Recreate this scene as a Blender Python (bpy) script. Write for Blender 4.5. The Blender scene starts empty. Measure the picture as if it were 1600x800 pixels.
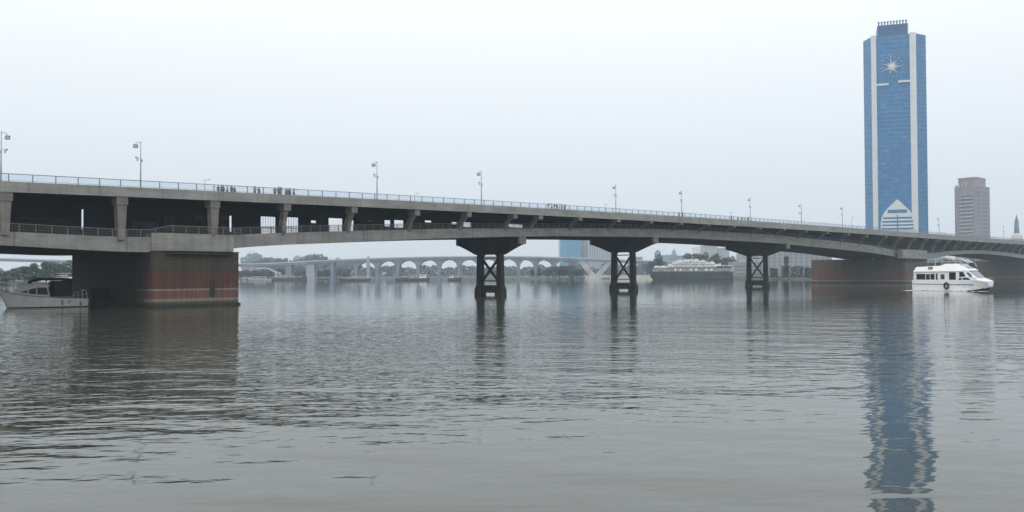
import bpy, bmesh, math, random
import numpy as np
from mathutils import Vector, Matrix

random.seed(7)
sc = bpy.context.scene
COL = sc.collection
R = math.radians

# ------------------------------------------------------------------ camera
F, CH, HOR = 1386.0, 4.75, 28.5
PITCH, ROLL = math.atan(HOR / F), R(0.25)
fwd = Vector((0, math.cos(PITCH), math.sin(PITCH)))
r0, u0 = Vector((1, 0, 0)), Vector((0, -math.sin(PITCH), math.cos(PITCH)))
rgt = r0 * math.cos(ROLL) - u0 * math.sin(ROLL)
upv = u0 * math.cos(ROLL) + r0 * math.sin(ROLL)
cam = bpy.data.cameras.new('camera')
camo = bpy.data.objects.new('camera', cam)
COL.objects.link(camo)
mw = Matrix.Identity(4)
for i in range(3):
    mw[i][0], mw[i][1], mw[i][2] = rgt[i], upv[i], -fwd[i]
mw[2][3] = CH
camo.matrix_world = mw
cam.sensor_width = 36.0
cam.lens = F / 1600 * 36.0
cam.clip_start, cam.clip_end = 0.2, 9000
sc.camera = camo

# ------------------------------------------------------------------ world, sun, exposure
SUN_EL, SUN_AZ = R(52), R(215)          # azimuth clockwise from +Y: behind the camera, to the left
w = bpy.data.worlds.new('World'); sc.world = w; w.use_nodes = True
nt = w.node_tree; nt.nodes.clear()
sky = nt.nodes.new('ShaderNodeTexSky'); sky.sky_type = 'NISHITA'; sky.sun_disc = False
sky.sun_elevation, sky.sun_rotation = SUN_EL, SUN_AZ
sky.dust_density, sky.air_density, sky.ozone_density = 4.0, 1.0, 1.0
mixw = nt.nodes.new('ShaderNodeMixRGB'); mixw.inputs[0].default_value = 0.90
def wn(op, a, b):
    x = nt.nodes.new('ShaderNodeMath'); x.operation = op
    for i, q in ((0, a), (1, b)):
        if isinstance(q, (int, float)): x.inputs[i].default_value = q
        else: nt.links.new(q, x.inputs[i])
    return x.outputs[0]
wtc = nt.nodes.new('ShaderNodeTexCoord'); wsx = nt.nodes.new('ShaderNodeSeparateXYZ'); nt.links.new(wtc.outputs['Generated'], wsx.inputs[0])
wz = wn('MAXIMUM', wsx.outputs[2], 0.0)
wcr = nt.nodes.new('ShaderNodeCombineXYZ')      # overcast: three times brighter overhead than at the horizon
for i, (lo, hi) in enumerate(((5.25, 10.7), (5.5, 10.6), (5.8, 10.3))):
    nt.links.new(wn('ADD', wn('MULTIPLY', wz, hi), lo), wcr.inputs[i])
nt.links.new(wcr.outputs[0], mixw.inputs[2])
bg = nt.nodes.new('ShaderNodeBackground'); bg.inputs[1].default_value = 0.138
wo = nt.nodes.new('ShaderNodeOutputWorld')
nt.links.new(sky.outputs[0], mixw.inputs[1]); nt.links.new(mixw.outputs[0], bg.inputs[0]); nt.links.new(bg.outputs[0], wo.inputs[0])
sun = bpy.data.lights.new('sun', 'SUN'); sun.energy = 0.6; sun.angle = R(25); sun.color = (1.0, 0.96, 0.9)
suno = bpy.data.objects.new('sun', sun); COL.objects.link(suno)
sd = Vector((math.sin(SUN_AZ) * math.cos(SUN_EL), math.cos(SUN_AZ) * math.cos(SUN_EL), math.sin(SUN_EL)))
suno.rotation_euler = (-sd).to_track_quat('-Z', 'Y').to_euler()
vs = sc.view_settings
vs.view_transform = 'Standard'; vs.look = 'None'; vs.gamma = 1.0; vs.use_curve_mapping = False
vs.exposure = 0.0
HAZE_DENSITY = 0.00020
HAZE_COLOR = (0.72, 0.87, 1.0, 1)
cy = sc.cycles
cy.use_denoising = True
try: cy.denoiser = 'OPENIMAGEDENOISE'
except Exception: pass
cy.max_bounces = 8; cy.diffuse_bounces = 3; cy.glossy_bounces = 4; cy.transparent_max_bounces = 12; cy.volume_bounces = 2
cy.use_adaptive_sampling = False

# ------------------------------------------------------------------ picture -> place
def ray(px, py):
    return fwd + rgt * ((px - 800) / F) - upv * ((py - 400) / F)
CAM = Vector((0, 0, CH))
def at(px, py, Y):
    d = ray(px, py); return CAM + d * (Y / d.y)
def on_water(px, py, z=0.0):
    d = ray(px, py); return CAM + d * ((z - CH) / d.z)
A0 = Vector((-48.6, 137.5, 0.0))
UX, UY = 0.6546, 0.7560
U = Vector((UX, UY, 0)); N = Vector((-UY, UX, 0))
def P(t, s, z): return Vector((A0.x + U.x * t + N.x * s, A0.y + U.y * t + N.y * s, z))
def S(px, py, s):                        # pixel on the vertical plane at offset s -> (t, z)
    d = ray(px, py); o = P(0, s, 0)
    k = (o - CAM).dot(N) / d.dot(N)
    q = CAM + d * k
    return (q - o).dot(U), q.z
def tz(px, py, s): return S(px, py, s)

# ------------------------------------------------------------------ mesh builder
ORG = {}
class MB:
    def __init__(self): self.v = []; self.f = []; self.mi = []
    def add(self, vs_, fs_, mi=0):
        b = len(self.v); self.v += [tuple(x) for x in vs_]
        self.f += [tuple(i + b for i in q) for q in fs_]; self.mi += [mi] * len(fs_)
    def hexa(self, p, mi=0):             # 8 points: bottom ring 0-3, top ring 4-7
        self.add(p, [(3, 2, 1, 0), (4, 5, 6, 7), (0, 1, 5, 4), (1, 2, 6, 5), (2, 3, 7, 6), (3, 0, 4, 7)], mi)
    def box(self, x0, x1, y0, y1, z0, z1, mi=0):
        self.hexa([Vector(q) for q in ((x0, y0, z0), (x1, y0, z0), (x1, y1, z0), (x0, y1, z0), (x0, y0, z1), (x1, y0, z1), (x1, y1, z1), (x0, y1, z1))], mi)
    def bbox(self, t0, t1, s0, s1, z0, z1, mi=0):     # box in bridge coordinates
        self.hexa([P(t0, s0, z0), P(t1, s0, z0), P(t1, s1, z0), P(t0, s1, z0), P(t0, s0, z1), P(t1, s0, z1), P(t1, s1, z1), P(t0, s1, z1)], mi)
    def prism(self, poly, vec, mi=0):
        n = len(poly); vec = Vector(vec)
        a = [Vector(p) for p in poly]; b = [p + vec for p in a]
        self.add(a + b, [tuple(range(n - 1, -1, -1)), tuple(range(n, 2 * n))] + [(i, (i + 1) % n, (i + 1) % n + n, i + n) for i in range(n)], mi)
    def sweep(self, rings, caps=True, mi=0, closed=True):
        n = len(rings[0]); vs_ = [p for r in rings for p in r]; fs_ = []
        for k in range(len(rings) - 1):
            for i in range(n if closed else n - 1):
                j = (i + 1) % n
                fs_.append((k * n + i, k * n + j, (k + 1) * n + j, (k + 1) * n + i))
        if caps and closed:
            fs_.append(tuple(range(n - 1, -1, -1))); b = (len(rings) - 1) * n
            fs_.append(tuple(range(b, b + n)))
        self.add(vs_, fs_, mi)
    def tube(self, pts, r, n=6, mi=0):
        pts = [Vector(p) for p in pts]; rings = []
        rs = r if isinstance(r, (list, tuple)) else [r] * len(pts)
        for i, p in enumerate(pts):
            d = (pts[min(i + 1, len(pts) - 1)] - pts[max(i - 1, 0)]).normalized()
            a = d.cross(Vector((0, 0, 1)))
            if a.length < 0.05: a = d.cross(Vector((1, 0, 0)))
            a.normalize(); b = d.cross(a)
            rings.append([p + (a * math.cos(2 * math.pi * k / n) + b * math.sin(2 * math.pi * k / n)) * rs[i] for k in range(n)])
        self.sweep(rings, mi=mi)
    def build(self, name, mat, parent=None, world=True, smooth=False, bevel=0):
        me = bpy.data.meshes.new(name)
        o3 = ORG.get(parent.name, Vector()) if (parent and world) else Vector()
        me.from_pydata([(x - o3.x, y - o3.y, z - o3.z) for x, y, z in self.v], [], self.f)
        mats = mat if isinstance(mat, (list, tuple)) else [mat]
        for m in mats: me.materials.append(m)
        me.polygons.foreach_set('material_index', self.mi)
        bm = bmesh.new(); bm.from_mesh(me)
        bmesh.ops.recalc_face_normals(bm, faces=bm.faces)
        bm.to_mesh(me); bm.free()
        if smooth:
            me.polygons.foreach_set('use_smooth', [True] * len(me.polygons))
        me.update()
        o = bpy.data.objects.new(name, me); COL.objects.link(o)
        if parent: o.parent = parent
        ORG[o.name] = o3.copy()
        if bevel:
            md = o.modifiers.new('bevel', 'BEVEL'); md.width = bevel; md.segments = 1; md.limit_method = 'ANGLE'
        return o
def tag(o, label=None, cat=None, group=None, kind=None):
    if label: o['label'] = label
    if cat: o['category'] = cat
    if group: o['group'] = group
    if kind: o['kind'] = kind
    return o
def empty(name, loc, label, cat, group=None, rz=0.0):
    o = bpy.data.objects.new(name, None); COL.objects.link(o)
    o.location = loc; o.rotation_euler = (0, 0, rz); o.empty_display_size = 0.5
    ORG[o.name] = Vector(loc)
    return tag(o, label, cat, group)
def copy_tree(o, parent=None):
    c = o.copy(); COL.objects.link(c); c.parent = parent
    for ch in list(o.children): copy_tree(ch, c)
    return c

# ------------------------------------------------------------------ materials
BR = math.atan2(UY, UX)
def new_mat(name, rough=0.8):
    m = bpy.data.materials.new(name); m.use_nodes = True
    b = m.node_tree.nodes['Principled BSDF']; b.inputs['Roughness'].default_value = rough
    return m, m.node_tree, b
def nd(t, typ, **kw):
    n = t.nodes.new(typ)
    for k, v in kw.items(): setattr(n, k, v)
    return n
def pos(t, scale=(1, 1, 1), rot=0.0, local=False):
    mp = nd(t, 'ShaderNodeMapping'); mp.inputs['Scale'].default_value = scale; mp.vector_type = 'POINT'
    if local:
        g = nd(t, 'ShaderNodeTexCoord'); t.links.new(g.outputs['Object'], mp.inputs[0]); return mp
    g = nd(t, 'ShaderNodeNewGeometry')
    if rot:
        m0 = nd(t, 'ShaderNodeMapping'); m0.inputs['Rotation'].default_value = (0, 0, rot)
        t.links.new(g.outputs['Position'], m0.inputs[0]); t.links.new(m0.outputs[0], mp.inputs[0])
    else: t.links.new(g.outputs['Position'], mp.inputs[0])
    return mp
def noise(t, vec, scale, detail=4, rough=0.55):
    n = nd(t, 'ShaderNodeTexNoise'); n.inputs['Scale'].default_value = scale
    n.inputs['Detail'].default_value = detail; n.inputs['Roughness'].default_value = rough
    t.links.new(vec.outputs[0], n.inputs['Vector']); return n
def ramp(t, src, stops, interp='LINEAR'):
    r = nd(t, 'ShaderNodeValToRGB'); cr = r.color_ramp; cr.interpolation = interp
    while len(cr.elements) < len(stops): cr.elements.new(0.5)
    for e, (p, c) in zip(cr.elements, stops):
        e.position = p; e.color = (c[0], c[1], c[2], 1) if not isinstance(c, (int, float)) else (c, c, c, 1)
    t.links.new(src, r.inputs[0]); return r
def mix(t, a, b, fac, mode='MIX'):
    m = nd(t, 'ShaderNodeMixRGB', blend_type=mode)
    for i, x in ((0, fac), (1, a), (2, b)):
        if hasattr(x, 'links'): t.links.new(x, m.inputs[i])
        elif isinstance(x, (int, float)): m.inputs[i].default_value = x if i == 0 else (x, x, x, 1)
        else: m.inputs[i].default_value = (x[0], x[1], x[2], 1)
    return m
def simple(name, c, rough=0.7, var=0.25, scale=1.5, metal=0.0, local=False, stretch=(1, 1, 1)):
    m, t, b = new_mat(name, rough)
    p = pos(t, stretch, local=local); n = noise(t, p, scale)
    lo = tuple(x * (1 - var) for x in c); hi = tuple(min(1, x * (1 + var)) for x in c)
    r = ramp(t, n.outputs[0], [(0.3, lo), (0.7, hi)])
    t.links.new(r.outputs[0], b.inputs['Base Color']); b.inputs['Metallic'].default_value = metal
    return m
def concrete(name, c, streak=0.5, grime=0.4, joints=0.0, bump=0.02):
    m, t, b = new_mat(name, 0.88)
    p = pos(t, (1, 1, 1), -BR)
    n1 = noise(t, p, 0.35, 6, 0.6)
    r1 = ramp(t, n1.outputs[0], [(0.3, tuple(x * (1 - grime * .55) for x in c)), (0.7, tuple(x * (1 + grime * .35) for x in c))])
    p2 = pos(t, (1.3, 1.3, 0.06), -BR); n2 = noise(t, p2, 1.0, 5, 0.65)
    r2 = ramp(t, n2.outputs[0], [(0.36, 1 - streak * .7), (0.55, 1.0)])
    m1 = mix(t, r1.outputs[0], r2.outputs[0], 1.0, 'MULTIPLY')
    n3 = noise(t, pos(t, (1, 1, 1), -BR), 6.0, 5, 0.7)
    r3 = ramp(t, n3.outputs[0], [(0.35, 0.86), (0.65, 1.08)])
    m2 = mix(t, m1.outputs[0], r3.outputs[0], 1.0, 'MULTIPLY')
    n5 = noise(t, pos(t, (2.6, 2.6, 0.05), -BR), 1.0, 4, 0.6); r5 = ramp(t, n5.outputs[0], [(.60, 1.0), (.68, 1.0 - streak * .9), (.72, 1.0 - streak * 1.3)])
    m2 = mix(t, m2.outputs[0], r5.outputs[0], 1.0, 'MULTIPLY')
    n6 = noise(t, pos(t, (.16, .16, .9), -BR), 1.0, 3, 0.5); r6 = ramp(t, n6.outputs[0], [(.40, .86), (.60, 1.06)])
    m2 = mix(t, m2.outputs[0], r6.outputs[0], 1.0, 'MULTIPLY')
    out = m2
    if joints:                           # narrow casting joints along the bridge
        sx = nd(t, 'ShaderNodeSeparateXYZ'); t.links.new(pos(t, (1 / joints, 1, 1), -BR).outputs[0], sx.inputs[0])
        fr = nd(t, 'ShaderNodeMath', operation='FRACT'); t.links.new(sx.outputs[0], fr.inputs[0])
        rj = ramp(t, fr.outputs[0], [(0.0, 0.62), (0.011, 0.62), (0.014, 1.0), (1.0, 1.0)])
        out = mix(t, m2.outputs[0], rj.outputs[0], 1.0, 'MULTIPLY')
    t.links.new(out.outputs[0], b.inputs['Base Color'])
    bp = nd(t, 'ShaderNodeBump'); bp.inputs['Distance'].default_value = bump; bp.inputs['Strength'].default_value = 0.7
    t.links.new(n3.outputs[0], bp.inputs['Height']); t.links.new(bp.outputs[0], b.inputs['Normal'])
    return m
def banded(name, bands, z0, z1, wob=0.25, bare=None):
    """painted and stained courses of a pier, by height above the water"""
    m, t, b = new_mat(name, 0.85)
    sx = nd(t, 'ShaderNodeSeparateXYZ'); t.links.new(pos(t).outputs[0], sx.inputs[0])
    nz = noise(t, pos(t, (1, 1, 0.4), -BR), 1.6, 5, 0.6)
    ad = nd(t, 'ShaderNodeMath', operation='MULTIPLY_ADD'); t.links.new(nz.outputs[0], ad.inputs[0]); ad.inputs[1].default_value = wob
    t.links.new(sx.outputs[2], ad.inputs[2])
    mr = nd(t, 'ShaderNodeMapRange'); t.links.new(ad.outputs[0], mr.inputs[0])
    mr.inputs[1].default_value = z0 + wob * .5; mr.inputs[2].default_value = z1 + wob * .5
    stops = []
    for z, c in bands: stops.append(((z - z0) / (z1 - z0), c))
    r = ramp(t, mr.outputs[0], stops, 'LINEAR')
    if bare:                             # the paint stops a few metres round the corner; under-bridge shade painted in behind
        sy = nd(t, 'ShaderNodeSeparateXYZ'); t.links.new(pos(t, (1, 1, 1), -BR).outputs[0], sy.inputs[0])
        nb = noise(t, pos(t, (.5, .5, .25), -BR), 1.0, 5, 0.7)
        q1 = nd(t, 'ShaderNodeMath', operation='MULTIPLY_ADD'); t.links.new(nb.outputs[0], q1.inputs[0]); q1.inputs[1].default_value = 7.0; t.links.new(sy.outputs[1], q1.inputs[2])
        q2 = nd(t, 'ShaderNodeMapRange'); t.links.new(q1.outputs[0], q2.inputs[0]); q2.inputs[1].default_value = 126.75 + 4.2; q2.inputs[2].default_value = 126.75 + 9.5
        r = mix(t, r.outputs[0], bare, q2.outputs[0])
    n2 = noise(t, pos(t, (1.6, 1.6, 0.10), -BR), 1.0, 6, 0.65)
    r2 = ramp(t, n2.outputs[0], [(0.34, 0.72), (0.6, 1.08)])
    n3 = noise(t, pos(t, (1, 1, 1), -BR), 4.0, 6, 0.7)
    r3 = ramp(t, n3.outputs[0], [(0.35, 0.72), (0.65, 1.2)])
    m1 = mix(t, r.outputs[0], r2.outputs[0], 1.0, 'MULTIPLY'); m2 = mix(t, m1.outputs[0], r3.outputs[0], 1.0, 'MULTIPLY')
    t.links.new(m2.outputs[0], b.inputs['Base Color'])
    bp = nd(t, 'ShaderNodeBump'); bp.inputs['Distance'].default_value = 0.04
    t.links.new(n3.outputs[0], bp.inputs['Height']); t.links.new(bp.outputs[0], b.inputs['Normal'])
    return m

M = {}
M['fascia'] = concrete('fascia_concrete', (0.300, 0.300, 0.280), 0.16, 0.25, joints=9.5)
M['girder'] = concrete('girder_concrete', (0.270, 0.268, 0.248), 0.20, 0.3, joints=15.3)
M['soffit'] = concrete('shaded_soffit_concrete', (0.030, 0.030, 0.033), 0.2, 0.4)  # underside concrete darkened, shade below the decks put into the colour
M['bracket'] = concrete('bracket_concrete', (0.225, 0.215, 0.185), 0.25, 0.4)
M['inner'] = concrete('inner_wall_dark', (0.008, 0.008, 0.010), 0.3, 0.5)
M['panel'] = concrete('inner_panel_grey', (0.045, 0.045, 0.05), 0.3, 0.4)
M['pier_dark'] = concrete('weathered_dark_concrete', (0.034, 0.029, 0.025), 0.45, 0.6)
M['road'] = simple('asphalt', (0.05, 0.05, 0.052), 0.9, 0.2, 2.0)
M['rail'] = simple('railing_steel', (0.16, 0.175, 0.19), 0.5, 0.15, 3.0, 0.3)
M['railtop'] = simple('railing_cap', (0.17, 0.16, 0.14), 0.5, 0.2, 3.0, 0.2)
M['lowrail'] = simple('walkway_railing_steel', (0.09, 0.09, 0.09), 0.6, 0.3, 3.0, 0.2)
M['pole'] = simple('galvanised_pole', (0.30, 0.33, 0.36), 0.45, 0.15, 4.0, 0.4)
M['lamp'] = simple('lamp_housing', (0.36, 0.39, 0.41), 0.5, 0.2, 4.0, 0.2)
# glass of the parapet panels
m, t, b = new_mat('parapet_glass', 0.1)
nt2 = t; out = t.nodes['Material Output']
tr = nd(t, 'ShaderNodeBsdfTransparent'); tr.inputs[0].default_value = (0.90, 0.935, 0.965, 1)
gl = nd(t, 'ShaderNodeBsdfGlossy'); gl.inputs['Roughness'].default_value = 0.08
mx = nd(t, 'ShaderNodeMixShader'); mx.inputs[0].default_value = 0.08; t.links.new(tr.outputs[0], mx.inputs[1]); t.links.new(gl.outputs[0], mx.inputs[2])
t.links.new(mx.outputs[0], out.inputs[0]); M['pglass'] = m
# river water
m, t, b = new_mat('river_water', 0.03)
b.inputs['IOR'].default_value = 1.36; b.inputs['Base Color'].default_value = (0.040, 0.045, 0.034, 1)
n1 = noise(t, pos(t, (0.50, 1.0, 1.0), R(8)), 2.4, 2, 0.5)
n2 = noise(t, pos(t, (0.46, 1.0, 1.0), R(-6)), 1.25, 2, 0.5)
n3 = noise(t, pos(t, (0.40, 1.0, 1.0), R(14)), 0.22, 2, 0.5)
n4 = noise(t, pos(t, (0.6, 1, 1)), 0.030, 3, 0.55)
def mth(op, a, b_=None, c=None):
    x = nd(t, 'ShaderNodeMath', operation=op)
    for i_, q in enumerate((a, b_, c)):
        if q is None: continue
        if isinstance(q, (int, float)): x.inputs[i_].default_value = q
        else: t.links.new(q, x.inputs[i_])
    return x.outputs[0]
WAVE1, WAVE2, WAVE3 = 0.032, 0.072, 0.16
gust = ramp(t, n4.outputs[0], [(0.36, 0.45), (0.62, 1.0)])
near = nd(t, 'ShaderNodeMapRange'); wsp = nd(t, 'ShaderNodeSeparateXYZ'); t.links.new(pos(t).outputs[0], wsp.inputs[0])
t.links.new(wsp.outputs[1], near.inputs[0])       # sheltered, smoother water close to the near bank
near.inputs[1].default_value, near.inputs[2].default_value, near.inputs[3].default_value, near.inputs[4].default_value = 22, 48, 0.28, 1.0
far_ = nd(t, 'ShaderNodeMapRange'); t.links.new(wsp.outputs[1], far_.inputs[0])     # and calm again in mid river
far_.inputs[1].default_value, far_.inputs[2].default_value, far_.inputs[3].default_value, far_.inputs[4].default_value = 55, 200, 1.0, 0.12; far_.interpolation_type = 'SMOOTHSTEP'
h = mth('ADD', mth('ADD', mth('MULTIPLY', mth('MULTIPLY', n1.outputs[0], WAVE1), mth('MULTIPLY', mth('MULTIPLY', gust.outputs[0], far_.outputs[0]), near.outputs[0])), mth('MULTIPLY', mth('MULTIPLY', n2.outputs[0], WAVE2), mth('MULTIPLY', far_.outputs[0], near.outputs[0]))), mth('MULTIPLY', mth('MULTIPLY', n3.outputs[0], WAVE3), far_.outputs[0]))
# the spent wake of the launch: low parallel swells
wa, wb = on_water(700, 488.0), on_water(1370, 467.5)
wd_ = (wb - wa).normalized(); wn_ = Vector((-wd_.y, wd_.x, 0))
dist = mth('SUBTRACT', mth('ADD', mth('MULTIPLY', wsp.outputs[0], wn_.x), mth('MULTIPLY', wsp.outputs[1], wn_.y)), wn_.dot(wa))
nwk = ramp(t, noise(t, pos(t, (.35, 1, 1)), 0.16, 3).outputs[0], [(.42, 0.0), (.62, 1.0)]); nw = noise(t, pos(t), 0.05, 2); dist = mth('ADD', dist, mth('MULTIPLY', mth('SUBTRACT', nw.outputs[0], 0.5), 9.0))
for off_, amp_ in ((0.0, .032), (3.4, .026), (-3.8, .02)):
    q = mth('DIVIDE', mth('SUBTRACT', dist, off_), 1.0)
    h = mth('ADD', h, mth('MULTIPLY', mth('POWER', 2.718, mth('MULTIPLY', mth('MULTIPLY', q, q), -1.0)), mth('MULTIPLY', nwk.outputs[0], amp_)))
bp = nd(t, 'ShaderNodeBump'); bp.inputs['Strength'].default_value = 1.0; bp.inputs['Distance'].default_value = 1.0
t.links.new(h, bp.inputs['Height']); t.links.new(bp.outputs[0], b.inputs['Normal'])
M['water'] = m
M['land'] = simple('bank_earth', (0.055, 0.06, 0.05), 0.95, 0.4, 0.08)
M['quay'] = simple('quay_stone', (0.16, 0.17, 0.15), 0.9, 0.3, 0.3)
M['pale_stone'] = simple('pale_stone', (0.50, 0.49, 0.45), 0.85, 0.15, 0.3)
M['foliage'] = simple('foliage_dark', (0.040, 0.062, 0.034), 0.8, 0.55, 0.45)
M['foliage2'] = simple('foliage_olive', (0.070, 0.085, 0.040), 0.8, 0.5, 0.5)
M['foliage_far'] = simple('foliage_haze_tinted', (0.078, 0.096, 0.100), 0.85, 0.4, 0.2)  # paler and bluer for far trees, distance haze put into the colour
M['bark'] = simple('bark', (0.09, 0.07, 0.05), 0.9, 0.3, 3.0)
M['white'] = simple('white_paint', (0.78, 0.79, 0.80), 0.35, 0.06, 1.2)
M['offwhite'] = simple('aged_white_paint', (0.78, 0.775, 0.75), 0.5, 0.18, 1.0)
M['black'] = simple('black_rubber', (0.018, 0.018, 0.02), 0.7, 0.3, 3.0)
M['dkcanvas'] = simple('dark_canvas', (0.020, 0.021, 0.025), 0.8, 0.4, 1.5)
M['winglass'] = simple('dark_window', (0.014, 0.016, 0.020), 0.25, 0.3, 1.0); M['winglass'].node_tree.nodes['Principled BSDF'].inputs['Specular IOR Level'].default_value = 0.2
M['blueline'] = simple('blue_trim', (0.10, 0.16, 0.34), 0.4, 0.1, 1.0)
M['chrome'] = simple('rail_tube', (0.55, 0.56, 0.57), 0.3, 0.1, 3.0, 0.7)
M['rust'] = simple('rust', (0.26, 0.14, 0.09), 0.9, 0.4, 3.0)
M['red'] = simple('red_cover', (0.40, 0.06, 0.04), 0.6, 0.2, 3.0)
M['ship_hull'] = simple('ship_hull_green', (0.035, 0.050, 0.050), 0.7, 0.3, 0.3)
M['tentwhite'] = simple('awning_white', (0.58, 0.59, 0.58), 0.7, 0.08, 0.5)
M['timber'] = simple('boat_timber', (0.22, 0.17, 0.12), 0.7, 0.3, 2.0)

# ------------------------------------------------------------------ setting: water, land, haze
mb = MB(); mb.add([(-2500, -250, 0), (2500, -250, 0), (2500, 2550, 0), (-2500, 2550, 0)], [(0, 1, 2, 3)])
tag(mb.build('water', M['water']), kind='structure')
shore = [(-2600, 520), (-900, 430), (-300, 420), (0, 455), (100, 520), (200, 800), (380, 930), (550, 900), (750, 880), (900, 850), (1000, 800), (1130, 715), (1270, 655), (1400, 640), (1560, 660), (1800, 690), (2600, 700), (4200, 600)]
mb = MB(); rows = []
for px, Y in shore:
    k = (px - 800) / F
    rows.append([Vector((k * Y, Y, -0.6)), Vector((k * (Y + 5), Y + 5, 0.9)), Vector((k * (Y + 14), Y + 14, 1.8)), Vector((k * (Y + 120), Y + 120, 2.4)), Vector((max(-2480, min(2480, k * 2500)), 2500, 3.0))])
mb.sweep(rows, caps=False, closed=False)
tag(mb.build('land', M['land']), kind='structure')
mb = MB(); mb.box(-2600, 2600, -300, 2600, -4, 262)
hz = mb.build('haze', None); hz.data.materials.clear()
m = bpy.data.materials.new('haze_air'); m.use_nodes = True; t = m.node_tree; t.nodes.clear()
pv = nd(t, 'ShaderNodeVolumePrincipled'); pv.inputs['Density'].default_value = HAZE_DENSITY; pv.inputs['Color'].default_value = HAZE_COLOR
pv.inputs['Anisotropy'].default_value = 0.0
oo = nd(t, 'ShaderNodeOutputMaterial'); t.links.new(pv.outputs[0], oo.inputs['Volume'])
hz.data.materials.append(m); tag(hz, kind='stuff')

# ------------------------------------------------------------------ main bridge
WD = 34.0
def smooth_table(ts, zs, sig, grid):
    z = np.interp(grid, ts, zs)
    k = np.exp(-0.5 * (np.arange(-60, 61) * (grid[1] - grid[0]) / sig) ** 2); k /= k.sum()
    zz = np.convolve(np.pad(z, 60, mode='reflect', reflect_type='odd'), k, mode='valid')
    return zz
T0, T1 = -100.0, 800.0
GRID = np.arange(T0, T1 + .1, 1.0)
dk = [(-60, 279, 297.2), (0, 282, 300), (400, 303, 316.3), (700, 317.6, 329), (900, 329, 339.5), (1080, 338.2, 348), (1250, 350, 359), (1400, 361.7, 369.6), (1500, 369, 376), (1600, 376, 382)]
tt = [tz(p, a, 0.5) for p, a, b_ in dk]; tb = [tz(p, b_, 0.5) for p, a, b_ in dk]
print('DECK', [(round(x[0], 1), round(x[1], 2), round(y[1], 2)) for x, y in zip(tt, tb)])
pt = np.polyfit([x[0] for x in tt], [x[1] for x in tt], 3); pb = np.polyfit([x[0] for x in tt], [x[1] - y[1] for x, y in zip(tt, tb)], 2)
TE = tt[-1][0]
def ztop(t):
    t2 = min(t, TE); return float(np.polyval(pt, t2))
def fdep(t): return float(np.polyval(pb, min(t, TE)))
gd = [(-60, 1.0, 358.5, 379.5), (0, 1.0, 361, 382.5), (100, 1.0, 366, 389), (190, 1.0, 371, 394), (240, 1.0, 372, 395.6), (300, 1.0, 369, 394),
      (365, 1.2, 367, 388), (400, 1.6, 365, 384.3), (500, 2.4, 362, 380), (600, 3.0, 359.5, 376), (700, 3.4, 357.2, 372.2), (800, 3.8, 357, 369.5), (900, 4, 356.5, 369),
      (1000, 4, 357.2, 370), (1080, 4, 359.5, 372.3), (1200, 4, 366, 379), (1300, 4, 376, 388.3), (1360, 4, 383, 394.5), (1410, 4, 393, 403), (1435, 4, 397, 408),
      (1462, 4, 395, 403), (1485, 4, 392, 398.5), (1510, 4, 391, 396.5), (1535, 4, 391, 396.4), (1570, 4, 394, 399.5), (1600, 4, 398, 404), (1630, 4, 403, 409), (1660, 4, 398, 403)]
gt = [(tz(p, a, s_), tz(p, b_, s_)[1], s_) for p, s_, a, b_ in gd]
gts = [g[0][0] for g in gt]
ZGT = smooth_table(gts, [g[0][1] for g in gt], 5, GRID)
ZGB = smooth_table(gts, [g[1] for g in gt], 5, GRID)
SG = smooth_table(gts, [g[2] for g in gt], 5, GRID)
def zgt(t): return float(np.interp(t, GRID, ZGT))
def zgb(t): return float(np.interp(t, GRID, ZGB))
def sg(t): return float(np.interp(t, GRID, SG))
print('GIRDER', [(round(g[0][0], 1), round(g[0][1], 2), round(g[1], 2)) for g in gt])

bridge = empty('road_bridge', P(0, 0, 0), 'long grey concrete road bridge with an open walkway level, crossing the whole river', 'bridge')
st = list(np.arange(T0, 200, 4.0)) + list(np.arange(200, T1 + 1, 8.0))
# upper deck: fascia beam, slab, far fascia
mb = MB(); rings = []
for t_ in st:
    z, h_ = ztop(t_), fdep(t_)
    rings.append([P(t_, 0.5, z), P(t_, 0.5, z - h_), P(t_, 1.1, z - h_), P(t_, 1.15, z - .62), P(t_, .82, z - .62), P(t_, .82, z)])
mb.sweep(rings); mb.build('fascia', M['fascia'], bridge)
mb = MB(); rings = []
for t_ in st:
    z, h_ = ztop(t_), fdep(t_)
    rings.append([P(t_, 1.154, z - .624), P(t_, 1.154, z - h_ + .25), P(t_, WD - 1.15, z - h_ + .25), P(t_, WD - 1.15, z - .624)])
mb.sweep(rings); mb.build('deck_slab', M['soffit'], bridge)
mb = MB(); rings = []
for t_ in st:
    z = ztop(t_)
    rings.append([P(t_, 1.3, z - .61), P(t_, 1.3, z - .56), P(t_, WD - 1.3, z - .56), P(t_, WD - 1.3, z - .61)])
mb.sweep(rings); mb.build('roadway', M['road'], bridge)
mb = MB(); rings = []
for t_ in st:
    z = ztop(t_)
    rings.append([P(t_, WD, z), P(t_, WD, z - .95), P(t_, WD - 1.1, z - .95), P(t_, WD - 1.1, z - .6), P(t_, WD - .4, z - .55), P(t_, WD - .4, z)])
mb.sweep(rings); mb.build('far_fascia', M['fascia'], bridge)
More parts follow.
